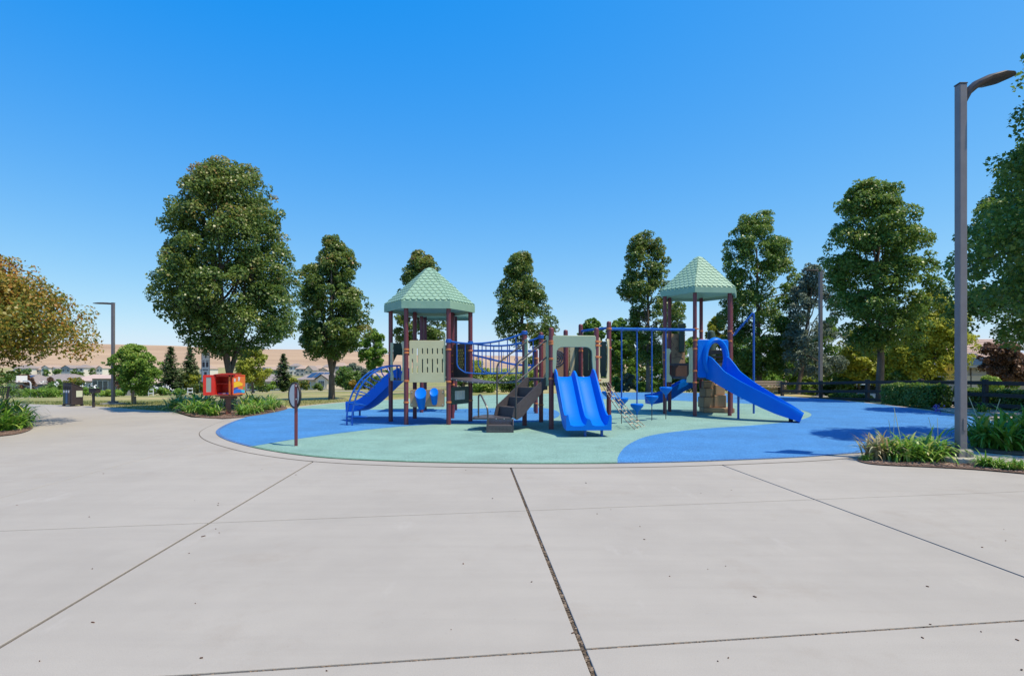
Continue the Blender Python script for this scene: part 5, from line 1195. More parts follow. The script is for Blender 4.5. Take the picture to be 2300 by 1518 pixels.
p = G(254, 907); lamp_post('dark lamp post on the lawn beside the small brown box', p.x, p.y, -.02, H + (HV - 681) * p.y / F, True, .115, False, flat=True)
Y = 32.5; lamp_post('blue grey lamp post at the fence behind the play surface', (1843 - CX) * Y / F, Y, -.05, H + (HV - 607) * Y / F, True, .17, False, flat=True)

# oval panel on a post
g = G(665, 1002); o = thing('panel_post', 'maroon post with a pale oval panel on the green rubber', 'play panel', g)
MB().box(g + UP * .59, (.062, .062, 1.26), Matrix.Rotation(R(18), 3, 'Z')).build('post', M['maroon'], o, bevel=.012)
Mo = Matrix.Translation(g + Vector((-.055, .075, 1.0))) @ Matrix.Rotation(R(-42), 4, 'Z') @ Matrix.Rotation(R(90), 4, 'X')
pn = panel('panel', oval(0, 0, .215, .235, 32), [], .02, mat('grey_panel', (.62, .62, .61), .5), o, Mo)
panel('rim', oval(0, 0, .235, .255, 32), [oval(0, 0, .212, .232, 32)], .04, M['black'], pn, Mo)
for z in (.93, 1.19): MB().cyl(g + Vector((.02, -.034, z)), g + Vector((.02, -.048, z)), .014, n=10).build('bolt', M['bolt'], o, smooth=True)

# book box
g = G(513, 931.5); o = thing('book_box', 'red painted book exchange box with open door on a brown post', 'book box', g)
px = F / g.y; zt = lambda v: H + (HV - v) / px; xs_ = lambda u: (u - CX) / px
MB().box(g + UP * .28, (.155, .155, .58), Matrix.Rotation(R(20), 3, 'Z')).build('post', M['rust'], o, bevel=.01)
z0, z1 = zt(886), zt(842); xl, xr = xs_(489), xs_(528); yd = .46; yf = g.y - .16
MB().box(((xl + xr) / 2 + .05, g.y + .07, z0 - .035), (xr - xl + .12, yd + .02, .05)).box(((xl + xr) / 2 + .05, g.y + .05, z0 - .10), (.45, .3, .08)).build('shelf_base', M['rust'], o, bevel=.01)
W = xr - xl; th = .02
MB().box(((xl + xr) / 2, g.y + .07 + yd / 2 - th, (z0 + z1) / 2), (W, th, z1 - z0)).build('back_board', M['redbox'], o)
MB().box((xl + th / 2, g.y + .07, (z0 + z1) / 2), (th, yd, z1 - z0)).build('side_board', M['redbox'], o)
MB().box(((xl + xr) / 2, g.y + .07, z0 + th / 2), (W, yd, th)).build('floor_board', M['redbox'], o)
MB().box(((xl + xr) / 2, g.y + .07, z0 + (z1 - z0) * .56), (W - .05, yd - .06, .016)).build('shelf', M['redbox'], o)
MB().add([(xl - .03, yf - .05, z1 - .01), (xr + .05, yf - .05, z1 - .01), (xr + .05, yf + yd + .05, z1 + .02), (xl - .03, yf + yd + .05, z1 + .02)] + [(xl - .03, yf - .05, z1 + .02), (xr + .05, yf - .05, z1 + .02), (xr + .05, yf + yd + .05, z1 + .055), (xl - .03, yf + yd + .05, z1 + .055)], [(0, 3, 2, 1), (4, 5, 6, 7), (0, 1, 5, 4), (1, 2, 6, 5), (2, 3, 7, 6), (3, 0, 4, 7)]).build('roof_board', mat('roof_red', (.33, .02, .012), .5), o)
# painted side that faces the playground, angled a little to the front
def paint(name, c): return mat(name, c, .45)
side_c = {'orange': paint('orange_paint', (.75, .17, .03)), 'yellow': paint('yellow_paint', (.85, .50, .02)), 'blue': paint('blue_paint', (.03, .16, .55)), 'purple': paint('purple_paint', (.12, .05, .24)), 'lilac': paint('pale_paint', (.62, .52, .50)), 'green': paint('green_paint', (.10, .32, .08)), 'red': M['redbox'], 'cyan': paint('cyan_paint', (.05, .45, .60))}
Sa, Sb = Vector((xr, yf, 0)), Vector((xr + .19, yf + yd, 0)); fs_ = frame(Sa, Sb); SL = (Sb - Sa).length
sd = panel('painted_side', [(-SL / 2, z0), (SL / 2, z0), (SL / 2, z1), (-SL / 2, z1)], [], .02, side_c['orange'], o, fs_, .002)
hh = z1 - z0
def patch(c, pts): panel('painted_shape', [(x * SL, z0 + y * hh) for x, y in pts], [], .006, side_c[c], sd, fs_ @ Matrix.Translation((0, 0, .012)), .001)
patch('yellow', [(-.42, .35), (-.05, .42), (.25, .45), (.30, .55), (-.05, .68), (-.42, .62)]); patch('blue', [(-.45, .06), (-.1, .10), (.2, .08), (.1, .26), (-.2, .30), (-.45, .22)]); patch('purple', [(-.45, .24), (-.2, .31), (-.05, .34), (-.2, .38), (-.45, .33)])
patch('cyan', [(.22, .08), (.46, .06), (.46, .22), (.12, .26)]); patch('lilac', [(-.1, .70), (.02, .68), (.08, .86), (-.06, .92)]); patch('lilac', [(-.42, .66), (-.3, .66), (-.28, .8), (-.42, .84)]); patch('green', [(.36, .24), (.46, .24), (.46, .40), (.34, .38)]); patch('red', [(-.42, .86), (-.12, .93), (.44, .93), (.44, .98), (-.45, .98)])
# front post strip with paint and the open door
MB().box((xr - .10, yf, (z0 + z1) / 2), (.055, .03, hh)).build('door_frame', side_c['orange'], o); MB().box((xr - .015, yf, (z0 + z1) / 2), (.03, .03, hh)).build('door_frame', side_c['red'], o)
MB().box((xl + .01, yf, (z0 + z1) / 2), (.03, .03, hh)).build('door_frame', M['redbox'], o); MB().box(((xl + xr) / 2, yf, z1 - .03), (W, .03, .05)).build('door_frame', M['redbox'], o)
Da = Vector((xl - .31, yf - .17, 0)); Db = Vector((xl - .005, yf - .02, 0)); fd = frame(Da, Db); DL = (Db - Da).length
dr = panel('door', rrect(-DL / 2, DL / 2, z0 - .01, z1 + .0, .012, 2), [rrect(-DL / 2 + .085, DL / 2 - .10, z0 + .09, z1 - .07, .01, 2)], .025, M['redbox'], o, fd, .003)
gm_ = mat('acrylic', (.30, .35, .33), .05, spec=.6)
panel('pane', rrect(-DL / 2 + .08, DL / 2 - .095, z0 + .085, z1 - .065, .01, 2), [], .006, gm_, dr, fd, .001)
# books inside
bx = xl + .05; bk = random.Random(4)
for i in range(7):
    w_ = bk.uniform(.025, .05); h_ = bk.uniform(.10, .17); t = tag(MB().box((bx + w_ / 2 + .06, g.y - .02, z0 + th + .02), (.16, .11, .03 + .01 * (i % 3))).build('book', (side_c['purple'], side_c['lilac'], side_c['blue'], side_c['yellow'])[i % 4], None, (bx + w_ / 2 + .06, g.y - .02, z0 + th)), 'loose book lying on the floor of the red book box', 'book', 'books in the red box') if i < 3 else None
    bx += .13
tag(MB().box((xr - .06, g.y + .10, z0 + .16), (.10, .16, .26)).build('book', side_c['lilac'], None, (xr - .06, g.y + .10, z0 + .03)), 'pale upright book beside the painted side of the box', 'book', 'books in the red box')
tag(MB().box((xr - .06, g.y + .10, z0 + (hh) * .56 + .095), (.10, .16, .16)).build('book', paint('book_pale', (.55, .62, .66)), None, (xr - .06, g.y + .10, z0 + hh * .56 + .01)), 'pale blue book on the upper shelf of the red box', 'book', 'books in the red box')

# rules sign
Ys = 21.8; g = Vector(((464 - CX) * Ys / F, Ys, 0)); o = thing('rules_sign', 'tall white park rules sign with grey pictogram blocks on a pole', 'sign', g); px = F / Ys
MB().cyl(g - UP * .05, g + UP * (H + (HV - 800) / px), .03, n=10).build('pole', mat('galvanised', (.42, .43, .43), .45, metal=.5), o, smooth=True)
fsn = frame(g + Vector((-.18, -.04, 0)), g + Vector((.18, -.10, 0))); sw = .178; zb_, zt_ = H + (HV - 858) / px, H + (HV - 791) / px
bd = panel('board', rrect(-sw, sw, zb_, zt_, .03), [], .012, M['white'], o, fsn, .002)
panel('border', rrect(-sw + .006, sw - .006, zb_ + .006, zt_ - .006, .028), [rrect(-sw + .018, sw - .018, zb_ + .018, zt_ - .018, .02)], .004, M['lamp'], bd, fsn @ Matrix.Translation((0, 0, .007)), .001)
ink = mat('sign_ink', (.05, .05, .07), .5); hz = zt_ - zb_
def mark(x0, x1, y0, y1): panel('printed_block', rrect(x0 * sw, x1 * sw, zb_ + y0 * hz, zb_ + y1 * hz, .004, 2), [], .004, ink, bd, fsn @ Matrix.Translation((0, 0, .007)), .001)
mark(-.75, -.18, .50, .67); mark(.12, .70, .50, .67); mark(-.30, .28, .19, .34)
for yy in (.695, .715): mark(-.7, -.2, yy, yy + .010); mark(.05, .75, yy, yy + .010)
for yy in (.385, .405, .42): mark(-.65, .65, yy, yy + .010)
for yy in (.08, .10): mark(-.55, .55, yy, yy + .006)
panel('printed_block', [(-.03, zb_ + .88 * hz), (.03, zb_ + .88 * hz), (.0, zb_ + .93 * hz)], [], .004, ink, bd, fsn @ Matrix.Translation((0, 0, .007)), .001); mark(-.15, .15, .81, .84)

# three way bin station
g = G(163, 912); Yb = g.y; px = F / Yb; o = thing('bin_station', 'dark brown three way bin station with a sloping roof and notice', 'bin', g)
xl, xm, xr = (141 - CX) / px, (160.5 - CX) / px, (187 - CX) / px; dk = mat('bin_brown', (.040, .030, .034), .5, (.055, .042, .046), 6)
bp_ = lambda u, dy: Vector(((u - CX) * (Yb + dy) / F, Yb + dy, 0)); ang = bp_(160.5, -.20); pL = bp_(141, -.02); pR = bp_(187, .22); pB = bp_(166, .50); zt_ = H + (HV - 861) / px
b = MB(); base4 = [ang, pR, pB, pL]; tops_ = [zt_ - .02, zt_ - .30, zt_ - .27, zt_ - .02]
b.add([p + UP * .06 for p in base4] + [p + UP * z for p, z in zip(base4, (zt_ - .02, zt_ - .22, zt_ - .22, zt_ - .0))], [(3, 2, 1, 0), (4, 5, 6, 7), (0, 1, 5, 4), (1, 2, 6, 5), (2, 3, 7, 6), (3, 0, 4, 7)])
b.build('cabinet', dk, o, bevel=.01)
ff = frame(pL, ang); fl_ = (ang - pL).length
for i, c in enumerate(((.035, .085, .045), (.04, .11, .22), (.075, .055, .05))):
    x0 = -fl_ / 2 + .05 + i * (fl_ - .1) / 3; x1 = x0 + (fl_ - .1) / 3 - .025
    d_ = panel('door', rrect(x0, x1, .12, zt_ - .28, .02, 2), [], .02, mat('bin_door', c, .45), o, ff @ Matrix.Translation((0, 0, .012)), .003)
    panel('slot', oval((x0 + x1) / 2, zt_ - .17, .055, .075, 14), [], .012, M['black'], d_, ff @ Matrix.Translation((0, 0, .01)), .001)
    panel('label', rrect(x0 + .02, x1 - .02, zt_ - .38, zt_ - .285, .004, 2), [], .006, M['white'], d_, ff @ Matrix.Translation((0, 0, .026)), .001)
fr_ = frame(ang, pR); panel('notice', rrect(-.05, .19, .38, .64, .004, 2), [], .006, mat('notice_paper', (.62, .66, .52), .6), o, fr_ @ Matrix.Translation((0, 0, .008)), .001)
MB().add([p + UP * z for p, z in zip(base4, (zt_ + .0, zt_ - .20, zt_ - .20, zt_ + .02))] + [p + UP * z for p, z in zip(base4, (zt_ + .03, zt_ - .17, zt_ - .17, zt_ + .05))], [(3, 2, 1, 0), (4, 5, 6, 7), (0, 1, 5, 4), (1, 2, 6, 5), (2, 3, 7, 6), (3, 0, 4, 7)]).build('lid', M['lamphead'], o, bevel=.006)
for p in base4:
    q = p.lerp(sum(base4, Vector()) / 4, .12); MB().box(q + UP * .03, (.08, .08, .09)).build('foot', M['black'], o)
# small grill box on a post
g = G(210, 914.5); o = thing('grill_box', 'small dark brown box on a slim post beside the bins', 'grill', g); MB().box(g + UP * .27, (.07, .07, .6)).build('post', dk, o); MB().box(g + Vector((.05, 0, .66)), (.30, .26, .16)).build('firebox', dk, o, bevel=.01); MB().box(g + Vector((.05, 0, .755)), (.34, .30, .02)).build('lid', dk, o)
# wire bench
g = Vector((-19.0, 20.3, 0)); o = thing('wire_bench', 'black wire backed park bench beyond the lily clumps', 'bench', g)
for x in (-.8, .8): MB().tube(round_path([g + Vector((x, -.25, 0)), g + Vector((x, -.25, .45)), g + Vector((x, .2, .45)), g + Vector((x, .28, .9))], .06, 4), .02, 6).cyl(g + Vector((x, .2, 0)), g + Vector((x, .2, .45)), .02).build('leg', M['black'], o, smooth=True)
MB().box(g + Vector((0, -.03, .45)), (1.75, .46, .03)).build('seat', M['black'], o)
for i in range(22):
    x = -.84 + i * .08; MB().cyl(g + Vector((x, .2, .47)), g + Vector((x, .28, .88)), .010, n=6).build('back_slat', M['black'], o)
MB().cyl(g + Vector((-.86, .28, .89)), g + Vector((.86, .28, .89)), .018, n=8).build('top_rail', M['black'], o)

# basketball hoop, court, far path
Yh = 86; px = F / Yh; X = (69 - CX) / px; z0 = ground_z(X, Yh); g = Vector((X, Yh, z0)); zt = lambda v: H + (HV - v) / px; grey = mat('galvanised_pole', (.50, .52, .55), .4)
o = thing('basketball_hoop', 'pale basketball hoop with curved gooseneck pole on the far court', 'basketball hoop', g)
MB().tube(round_path([g, Vector((X, Yh, zt(856))), Vector(((52 - CX) / px, Yh, zt(855)))], .9, 6), .10, 8).build('pole', grey, o, smooth=True)
bb = Vector(((49 - CX) / px, Yh, zt(851))); MB().box(bb, (.08, 1.3, 1.0), Matrix.Rotation(R(-35), 3, 'Z')).build('backboard', M['white'], o)
MB().tube([bb + Vector((-.3 + .22 * math.cos(a), -.2 + .22 * math.sin(a), -.35)) for a in [2 * math.pi * i / 12 for i in range(13)]], .03, 6).build('rim', M['orange'], o)
def strip(name, px_pts, Yfun, m, label, cat):
    pass
def ground_strip(name, pts, w, m, label, cat, dz=.05):
    b = MB(); pts = [Vector(p) for p in pts]
    fine = []
    for a, c in zip(pts, pts[1:]): fine += [a.lerp(c, i / 12) for i in range(12)]
    fine.append(pts[-1]); V = []
    for i, p in enumerate(fine):
        t = (fine[min(i + 1, len(fine) - 1)] - fine[max(i - 1, 0)]).normalized(); n = Vector((-t.y, t.x))
        for s in (-1, 1):
            q = p + n * w / 2 * s; V.append((q.x, q.y, ground_z(q.x, q.y) + dz))
    b.add(V, [(2 * i, 2 * i + 1, 2 * i + 3, 2 * i + 2) for i in range(len(fine) - 1)]); tag(b.build(name, m), kind='structure', label=label, cat=cat)
cpath = mat('path_concrete', (.42, .39, .36), .9, (.48, .45, .42), 2)
ground_strip('path', [(-110, 62), (-60, 58.5), (-38, 57.5), (-18, 57.5), (-6, 60)], 2.2, cpath, 'pale concrete path along the far rim of the lawn', 'path')
ground_strip('road', [(-34, 96), (-22, 92), (-10, 90), (10, 92)], 7, mat('asphalt', (.20, .19, .19), .9, (.25, .24, .23), 3), 'short stretch of grey road in front of the far cream house', 'road')
ground_strip('court', [(-92, 84), (-70, 84)], 9, mat('court_paint', (.36, .27, .27), .9, (.42, .33, .32), 1), 'faded pinkish basketball court at the lawn end', 'court')
# field light pole, guard boards, stake
Yp = 64; px = F / Yp; X = (374 - CX) / px; g = Vector((X, Yp, ground_z(X, Yp))); o = thing('flag_pole', 'slim pale pole in front of the full conifer', 'pole', g); MB().cyl(g, Vector((X, Yp, H + (HV - 826) / px)), .07, .05, 8).build('shaft', M['white'], o, smooth=True); MB().box(Vector((X, Yp, H + (HV - 825) / px)), (.5, .1, .08)).build('crossarm', M['lamp'], o)
Yp = 60; px = F / Yp
for lb, u in (('white wooden guard frame beside the slimmer conifer', 427), ('white wooden guard frame among the white flowers', 339)):
    X = (u - CX) / px; z0 = ground_z(X, Yp); g = Vector((X, Yp, z0)); o = thing('tree_guard', lb, 'tree guard', g); w_ = .25
    for s in (-1, 1): MB().box(g + Vector((s * w_, 0, .38)), (.06, .06, .78)).build('stake', M['white'], o)
    for z in (.3, .68): MB().box(g + Vector((0, -.035, z)), (2 * w_ + .06, .02, .12)).build('board', M['white'], o)
g = G(301, 905); g.z = ground_z(g.x, g.y); o = thing('wooden_stake', 'pale yellow wooden stake at the trunk of the round staked tree', 'stake', g + Vector((0, -.1, 0))); MB().cyl(g + Vector((.0, -.1, -.1)), g + Vector((-.05, -.1, .72)), .04, .035, 8).build('shaft', mat('pale_timber', (.50, .30, .12), .8, (.60, .38, .17), 8), o, smooth=True); MB().box(g + Vector((-.045, -.04, .62)), (.03, .18, .03)).build('tie', M['black'], o)

# rail fence at the play surface
fence_pts = [(15.96, 33.6, -.32), (16.5, 30.4, -.22), (17.0, 27.2, -.10), (17.4, 24.2, -.03), (17.8, 21.4, .0), (18.15, 18.6, .0), (18.45, 15.6, 0)]
fp = [Vector(p) for p in fence_pts]; o = thing('rail_fence', 'dark timber post and rail fence along the far side of the play surface', 'fence', Vector((17.0, 27.2, 0)))
for p in fp: MB().box(p + UP * .50, (.15, .15, 1.30), Matrix.Rotation(R(8), 3, 'Z')).build('post', M['timber'], o, bevel=.012)
for a, c in zip(fp, fp[1:]):
    for h in (1.02, .58, .20):
        d = c - a; ang = math.atan2(d.y, d.x); mid = (a + c) / 2 + UP * h + Vector((-.09, 0, 0)); pitch = math.atan2(d.z, Vector((d.x, d.y)).length)
        MB().box(mid, (d.length + .02, .045, .14), Matrix.Rotation(ang, 3, 'Z') @ Matrix.Rotation(-pitch, 3, 'Y')).build('rail', M['timber'], o, bevel=.008)
# park map sign on the browned tree
Yt = 39.6; px = F / Yt; g = Vector(((1716 - CX) / px, Yt, H + (HV - 826) / px)); o = thing('tree_notice', 'small white notice nailed to the browned tree trunk', 'notice', g)
MB().box(g + UP * .22, (.16, .02, .26)).build('sheet', M['white'], o); MB().box(g + UP * -.06, (.22, .02, .22)).build('sheet', M['white'], o); MB().box(g + Vector((0, .12, .1)), (.05, .22, .6)).build('bracket', M['timber'], o)
# street warning sign
Yw = 34.5; px = F / Yw; X = (2133 - CX) / px; zs = ground_z(X, Yw); g = Vector((X, Yw, zs)); o = thing('warning_sign', 'yellow diamond road sign with a smaller plate reading slow', 'road sign', g); zt = lambda v: H + (HV - v) / px
MB().cyl(g, Vector((X, Yw, zt(818))), .03, n=8).build('pole', grey, o); yel = mat('sign_yellow', (.72, .47, .06), .5); fz = frame(g + Vector((-.3, -.05, 0)), g + Vector((.3, -.05, 0)))
r_ = 15 / px * 1.0; zc = zt(829); panel('diamond', [(-r_, zc), (0, zc - r_), (r_, zc), (0, zc + r_)], [], .01, yel, o, fz, .001)
pl = panel('plate', rrect(-.25, .25, zt(853), zt(844), .02, 2), [], .01, yel, o, fz, .001)
blk_ = mat('sign_black', (.03, .03, .03), .5)
for x, h in ((-.10, .26), (.08, .22)):
    panel('figure', oval(x, zc + h * .35, .028, .03, 10), [], .006, blk_, o, fz @ Matrix.Translation((0, 0, .008)), .001); panel('figure', [(x - .03, zc + h * .18), (x + .04, zc + h * .2), (x + .02, zc - h * .1), (x + .06, zc - h * .5), (x, zc - h * .25), (x - .07, zc - h * .5), (x - .02, zc - h * .05)], [], .006, blk_, o, fz @ Matrix.Translation((0, 0, .008)), .001)
tx = bpy.data.curves.new('letters', 'FONT'); tx.body = 'SLOW'; tx.size = .20; tx.align_x = 'CENTER'; tx.align_y = 'CENTER'; tx.extrude = .002
to = bpy.data.objects.new('letters', tx); col.objects.link(to); dg = bpy.context.evaluated_depsgraph_get(); me = bpy.data.meshes.new_from_object(to.evaluated_get(dg), depsgraph=dg); bpy.data.objects.remove(to)
me.transform(fz @ Matrix.Translation((0, (zt(853) + zt(844)) / 2, .009))); link('letters', me, blk_, pl)
# park bench by the fence gap
g = Vector((16.4, 36.2, ground_z(16.4, 36.2))); o = thing('park_bench', 'low plank bench beside the browned tree', 'bench', g)

for x in (-.7, .7): MB().box(g + Vector((x, 0, .22)), (.12, .5, .46)).build('leg', M['timber'], o, bevel=.01)
for y in (-.18, -.02, .14): MB().box(g + Vector((0, y, .47)), (1.8, .14, .05)).build('plank', mat('bench_plank', (.36, .27, .19), .8, (.42, .32, .23), 8), o, bevel=.006)
for z in (.62, .78): MB().box(g + Vector((0, .27, z)), (1.8, .04, .13)).build('plank', bpy.data.materials['bench_plank'], o, bevel=.006)
for x in (-.7, .7): MB().box(g + Vector((x, .30, .62)), (.08, .04, .46)).build('back_post', M['timber'], o)

# cars behind the fence
def car(label, X, Y, rot, paint_c, seed):
    z0 = ground_z(X, Y); o = thing('parked_car', label, 'car', (X, Y, z0), 'cars parked behind the fence')
    Mr = Matrix.Translation((X, Y, z0)) @ Matrix.Rotation(rot, 4, 'Z'); pm = mat('car_paint', paint_c, .25, coat=.6)
    prof = [(-2.2, .35), (-2.25, .62), (-2.1, .86), (-1.35, .95), (-.75, 1.38), (.75, 1.43), (1.45, 1.0), (2.1, .88), (2.25, .60), (2.2, .35)]
    n = len(prof)
    def shell(scale, ys):
        b = MB(); b.add([Mr @ Vector((x, y, z)) for y in ys for x, z in prof], [tuple(range(n))[::-1], tuple(range((len(ys) - 1) * n, len(ys) * n))] + [(j * n + i, j * n + (i + 1) % n, (j + 1) * n + (i + 1) % n, (j + 1) * n + i) for j in range(len(ys) - 1) for i in range(n)]); return b
    shell(1, (-.86, .86)).build('body', pm, o, bevel=.07)
    for s in (-1, 1):
        w = [(-1.15, .98), (-.70, 1.33), (-.02, 1.37), (-.02, .98)]; w2 = [(.05, .98), (.05, 1.37), (.70, 1.37), (1.25, 1.02)]
        for q in (w, w2): 
            m_ = MB(); m_.add([Mr @ Vector((x, s * .875, z)) for x, z in q], [(0, 1, 2, 3)]); m_.build('window', M['glass'], o)
    for q in ([(-1.33, .98), (-.78, 1.36)], [(1.43, 1.02), (.80, 1.40)]):
        m_ = MB(); (xa, za), (xb, zb2) = q; dx = .02 * (-1 if xa < 0 else 1); m_.add([Mr @ Vector((xa + dx, -.72, za + .02)), Mr @ Vector((xa + dx, .72, za + .02)), Mr @ Vector((xb + dx, .66, zb2 + .02)), Mr @ Vector((xb + dx, -.66, zb2 + .02))], [(0, 1, 2, 3)]); m_.build('windscreen', M['glass'], o)
    for x in (-1.4, 1.4):
        for s in (-1, 1):
            c = Mr @ Vector((x, s * .80, .32)); c2 = Mr @ Vector((x, s * .92, .32)); wh = MB().cyl(c, c2, .32, n=18).build('wheel', M['black'], o, smooth=True); MB().cyl(c2, Mr @ Vector((x, s * .93, .32)), .19, n=12).build('rim', M['bolt'], wh)
    for s in (-1, 1): MB().box(Mr @ Vector((-2.2, s * .62, .68)), (.08, .3, .12), Mr.to_3x3()).build('headlight', M['white'], o)
car('pale silver car parked in the street behind the fence gap', 25.2, 41.5, R(80), (.50, .56, .62), 1)
car('white car parked behind the fence beside the green trunk', 23.9, 39.0, R(78), (.72, .73, .74), 2)

# ------------------------------------------------------------------ houses
walls = {'white': mat('white_stucco', (.70, .66, .60), .9, (.76, .72, .66), 1), 'cream': mat('cream_stucco', (.62, .50, .38), .9, (.68, .56, .44), 1), 'grey': mat('grey_siding', (.20, .20, .215), .9, (.24, .24, .25), 1), 'tan': mat('tan_stucco', (.40, .36, .33), .9, (.45, .41, .37), 1.5, .2, 20), 'blue': mat('bluegrey_siding', (.34, .37, .40), .9)}
roofs = {'tan': mat('tan_tiles', (.34, .25, .20), .9, (.42, .32, .26), 2, .3, 6), 'grey': mat('grey_tiles', (.23, .19, .18), .9, (.29, .25, .23), 2, .3, 6), 'pink': mat('pink_tiles', (.45, .33, .29), .9, (.52, .40, .35), 2, .3, 6), 'solar': mat('solar_panel', (.03, .045, .085), .2)}
def house(label, u0, u1, Y, v_eave, v_ridge, depth, wall, roof_, gable=False, wins=3, v_base=None, group='far houses', wing=None, solar=False, win_rows=1):
    px = F / Y; x0, x1 = (u0 - CX) / px, (u1 - CX) / px; ze, zr = H + (HV - v_eave) / px, H + (HV - v_ridge) / px; xm = (x0 + x1) / 2; zb = ground_z(xm, Y) if v_base is None else H + (HV - v_base) / px
    zb = min(zb, ze - 2.2); o = thing('house', label, 'house', (xm, Y, zb), group); ov = .35
    MB().box((xm, Y + depth / 2, (zb + ze) / 2), (x1 - x0, depth, ze - zb)).build('wall', walls[wall], o)
    b = MB()
    if gable:
        b.add([(x0 - ov, Y - ov, ze), (x1 + ov, Y - ov, ze), (xm, Y - ov, zr), (x0 - ov, Y + depth + ov, ze), (x1 + ov, Y + depth + ov, ze), (xm, Y + depth + ov, zr)], [(0, 3, 5, 2), (1, 2, 5, 4), (0, 1, 4, 3), (3, 4, 5)])
        r_ = b.build('roof', roofs[roof_], o); MB().add([(x0, Y - .02, ze), (x1, Y - .02, ze), (xm, Y - .02, zr - .25)], [(0, 1, 2)]).build('gable', walls[wall], o)
    else:
        hip = min(depth / 2, (x1 - x0) * .3); ym = Y + depth / 2
        b.add([(x0 - ov, Y - ov, ze), (x1 + ov, Y - ov, ze), (x1 + ov, Y + depth + ov, ze), (x0 - ov, Y + depth + ov, ze), (x0 + hip, ym, zr), (x1 - hip, ym, zr)] + [(x0 - ov, Y - ov, ze - .18), (x1 + ov, Y - ov, ze - .18), (x1 + ov, Y + depth + ov, ze - .18), (x0 - ov, Y + depth + ov, ze - .18)], [(0, 1, 5, 4), (1, 2, 5), (2, 3, 4, 5), (3, 0, 4), (0, 6, 7, 1), (1, 7, 8, 2), (2, 8, 9, 3), (3, 9, 6, 0), (6, 9, 8, 7)])
        r_ = b.build('roof', roofs[roof_], o)
        if solar:
            for k in range(3):
                t0, t1 = .22 + .18 * k, .22 + .18 * k + .16; A = lambda t, s: Vector((x0 + (x1 - x0) * t, Y - ov, ze)).lerp(Vector((x0 + (x1 - x0) * t, ym, zr)), s) + Vector((0, -.05, .06)); MB().add([A(t0, .2), A(t1, .2), A(t1, .8), A(t0, .8)], [(0, 1, 2, 3)]).build('solar_panel', roofs['solar'], r_)
    for row in range(win_rows):
        for k in range(wins):
            xc = x0 + (x1 - x0) * (k + .5) / wins; ww = min(1.5, (x1 - x0) / wins * .5); wh = min(1.3, (ze - zb) / win_rows * .45); zc = zb + (ze - zb) * (row + .55) / win_rows
            w = MB().box((xc, Y - .03, zc), (ww + .24, .08, wh + .24)).build('window', M['white'], o); MB().box((xc, Y - .06, zc), (ww, .08, wh)).build('pane', M['glass'], w)
    if wing:
        wu0, wu1, we, wr = wing; a0, a1 = (wu0 - CX) / px, (wu1 - CX) / px; z1_, z2_ = H + (HV - we) / px, H + (HV - wr) / px; am = (a0 + a1) / 2; d2 = 3.0
        MB().box((am, Y - d2 / 2, (zb + z1_) / 2), (a1 - a0, d2 + .1, z1_ - zb)).build('wing_wall', walls[wall], o); MB().add([(a0, Y - d2 - .06, z1_), (a1, Y - d2 - .06, z1_), (am, Y - d2 - .06, z2_ - .2)], [(0, 1, 2)]).build('gable', walls[wall], o)
        MB().add([(a0 - ov, Y - d2 - ov, z1_), (a1 + ov, Y - d2 - ov, z1_), (am, Y - d2 - ov, z2_), (a0 - ov, Y + 2, z1_), (a1 + ov, Y + 2, z1_), (am, Y + 2, z2_)], [(0, 3, 5, 2), (1, 2, 5, 4)]).build('wing_roof', roofs[roof_], o)
        w = MB().box((am, Y - d2 - .09, (zb + z1_) / 2 + .3), ((a1 - a0) * .55, .08, 1.4)).build('window', M['white'], o)
        for s in (-1, 0, 1): MB().box((am + s * (a1 - a0) * .17, Y - d2 - .13, (zb + z1_) / 2 + .3), ((a1 - a0) * .145, .06, 1.2)).build('pane', M['glass'], w)
    return o
near = 'houses along the lawn end'
house('dark house roof covered in solar panels beyond the hoop', 16, 62, 128, 857, 841, 9, 'grey', 'grey', solar=True, group=near)
house('long grey roofed house with a front gable garage', 62, 160, 130, 857, 840, 10, 'grey', 'grey', wing=(84, 108, 862, 853), group=near)
house('pink roofed house behind the bin station', 160, 214, 128, 855, 841, 9, 'tan', 'pink', group=near)
house('grey walled house with a pink roof behind the staked tree', 268, 336, 108, 860, 846, 8, 'grey', 'pink', wins=2, group=near)
house('grey walled house with tan roof between the conifers', 395, 505, 110, 858, 842, 9, 'grey', 'pink', wins=4, group=near)
house('grey walled house behind the book box', 520, 634, 112, 856, 841, 9, 'blue', 'grey', wins=4, group=near)
house('cream house with a bay window gable and solar panels', 668, 748, 104, 852, 834, 10, 'cream', 'grey', wing=(722, 747, 852, 840), solar=True, wins=2, group=near)
house('tan roofed house seen through the arched climber', 800, 880, 150, 852, 836, 10, 'cream', 'tan', group=near)
# glazed pavilion
Yg = 78; px = F / Yg; x0, x1 = (207 - CX) / px, (268 - CX) / px; xm = (x0 + x1) / 2; zb = ground_z(xm, Yg); zt_ = H + (HV - 850) / px; o = thing('glazed_pavilion', 'low pavilion with a glazed grey wall beyond the lawn', 'building', (xm, Yg, zb), near)
MB().box((xm, Yg + 2, (zb + zt_) / 2), (x1 - x0, 4, zt_ - zb)).build('wall', walls['grey'], o)
MB().add([(x0 - .3, Yg - .4, zt_), (x1 + .3, Yg - .4, zt_), (x1 + .3, Yg + 4.3, zt_), (x0 - .3, Yg + 4.3, zt_), (x0 + .6, Yg + 2, H + (HV - 842) / px), (x1 - .6, Yg + 2, H + (HV - 842) / px)], [(0, 1, 5, 4), (1, 2, 5), (2, 3, 4, 5), (3, 0, 4), (3, 2, 1, 0)]).build('roof', roofs['pink'], o)
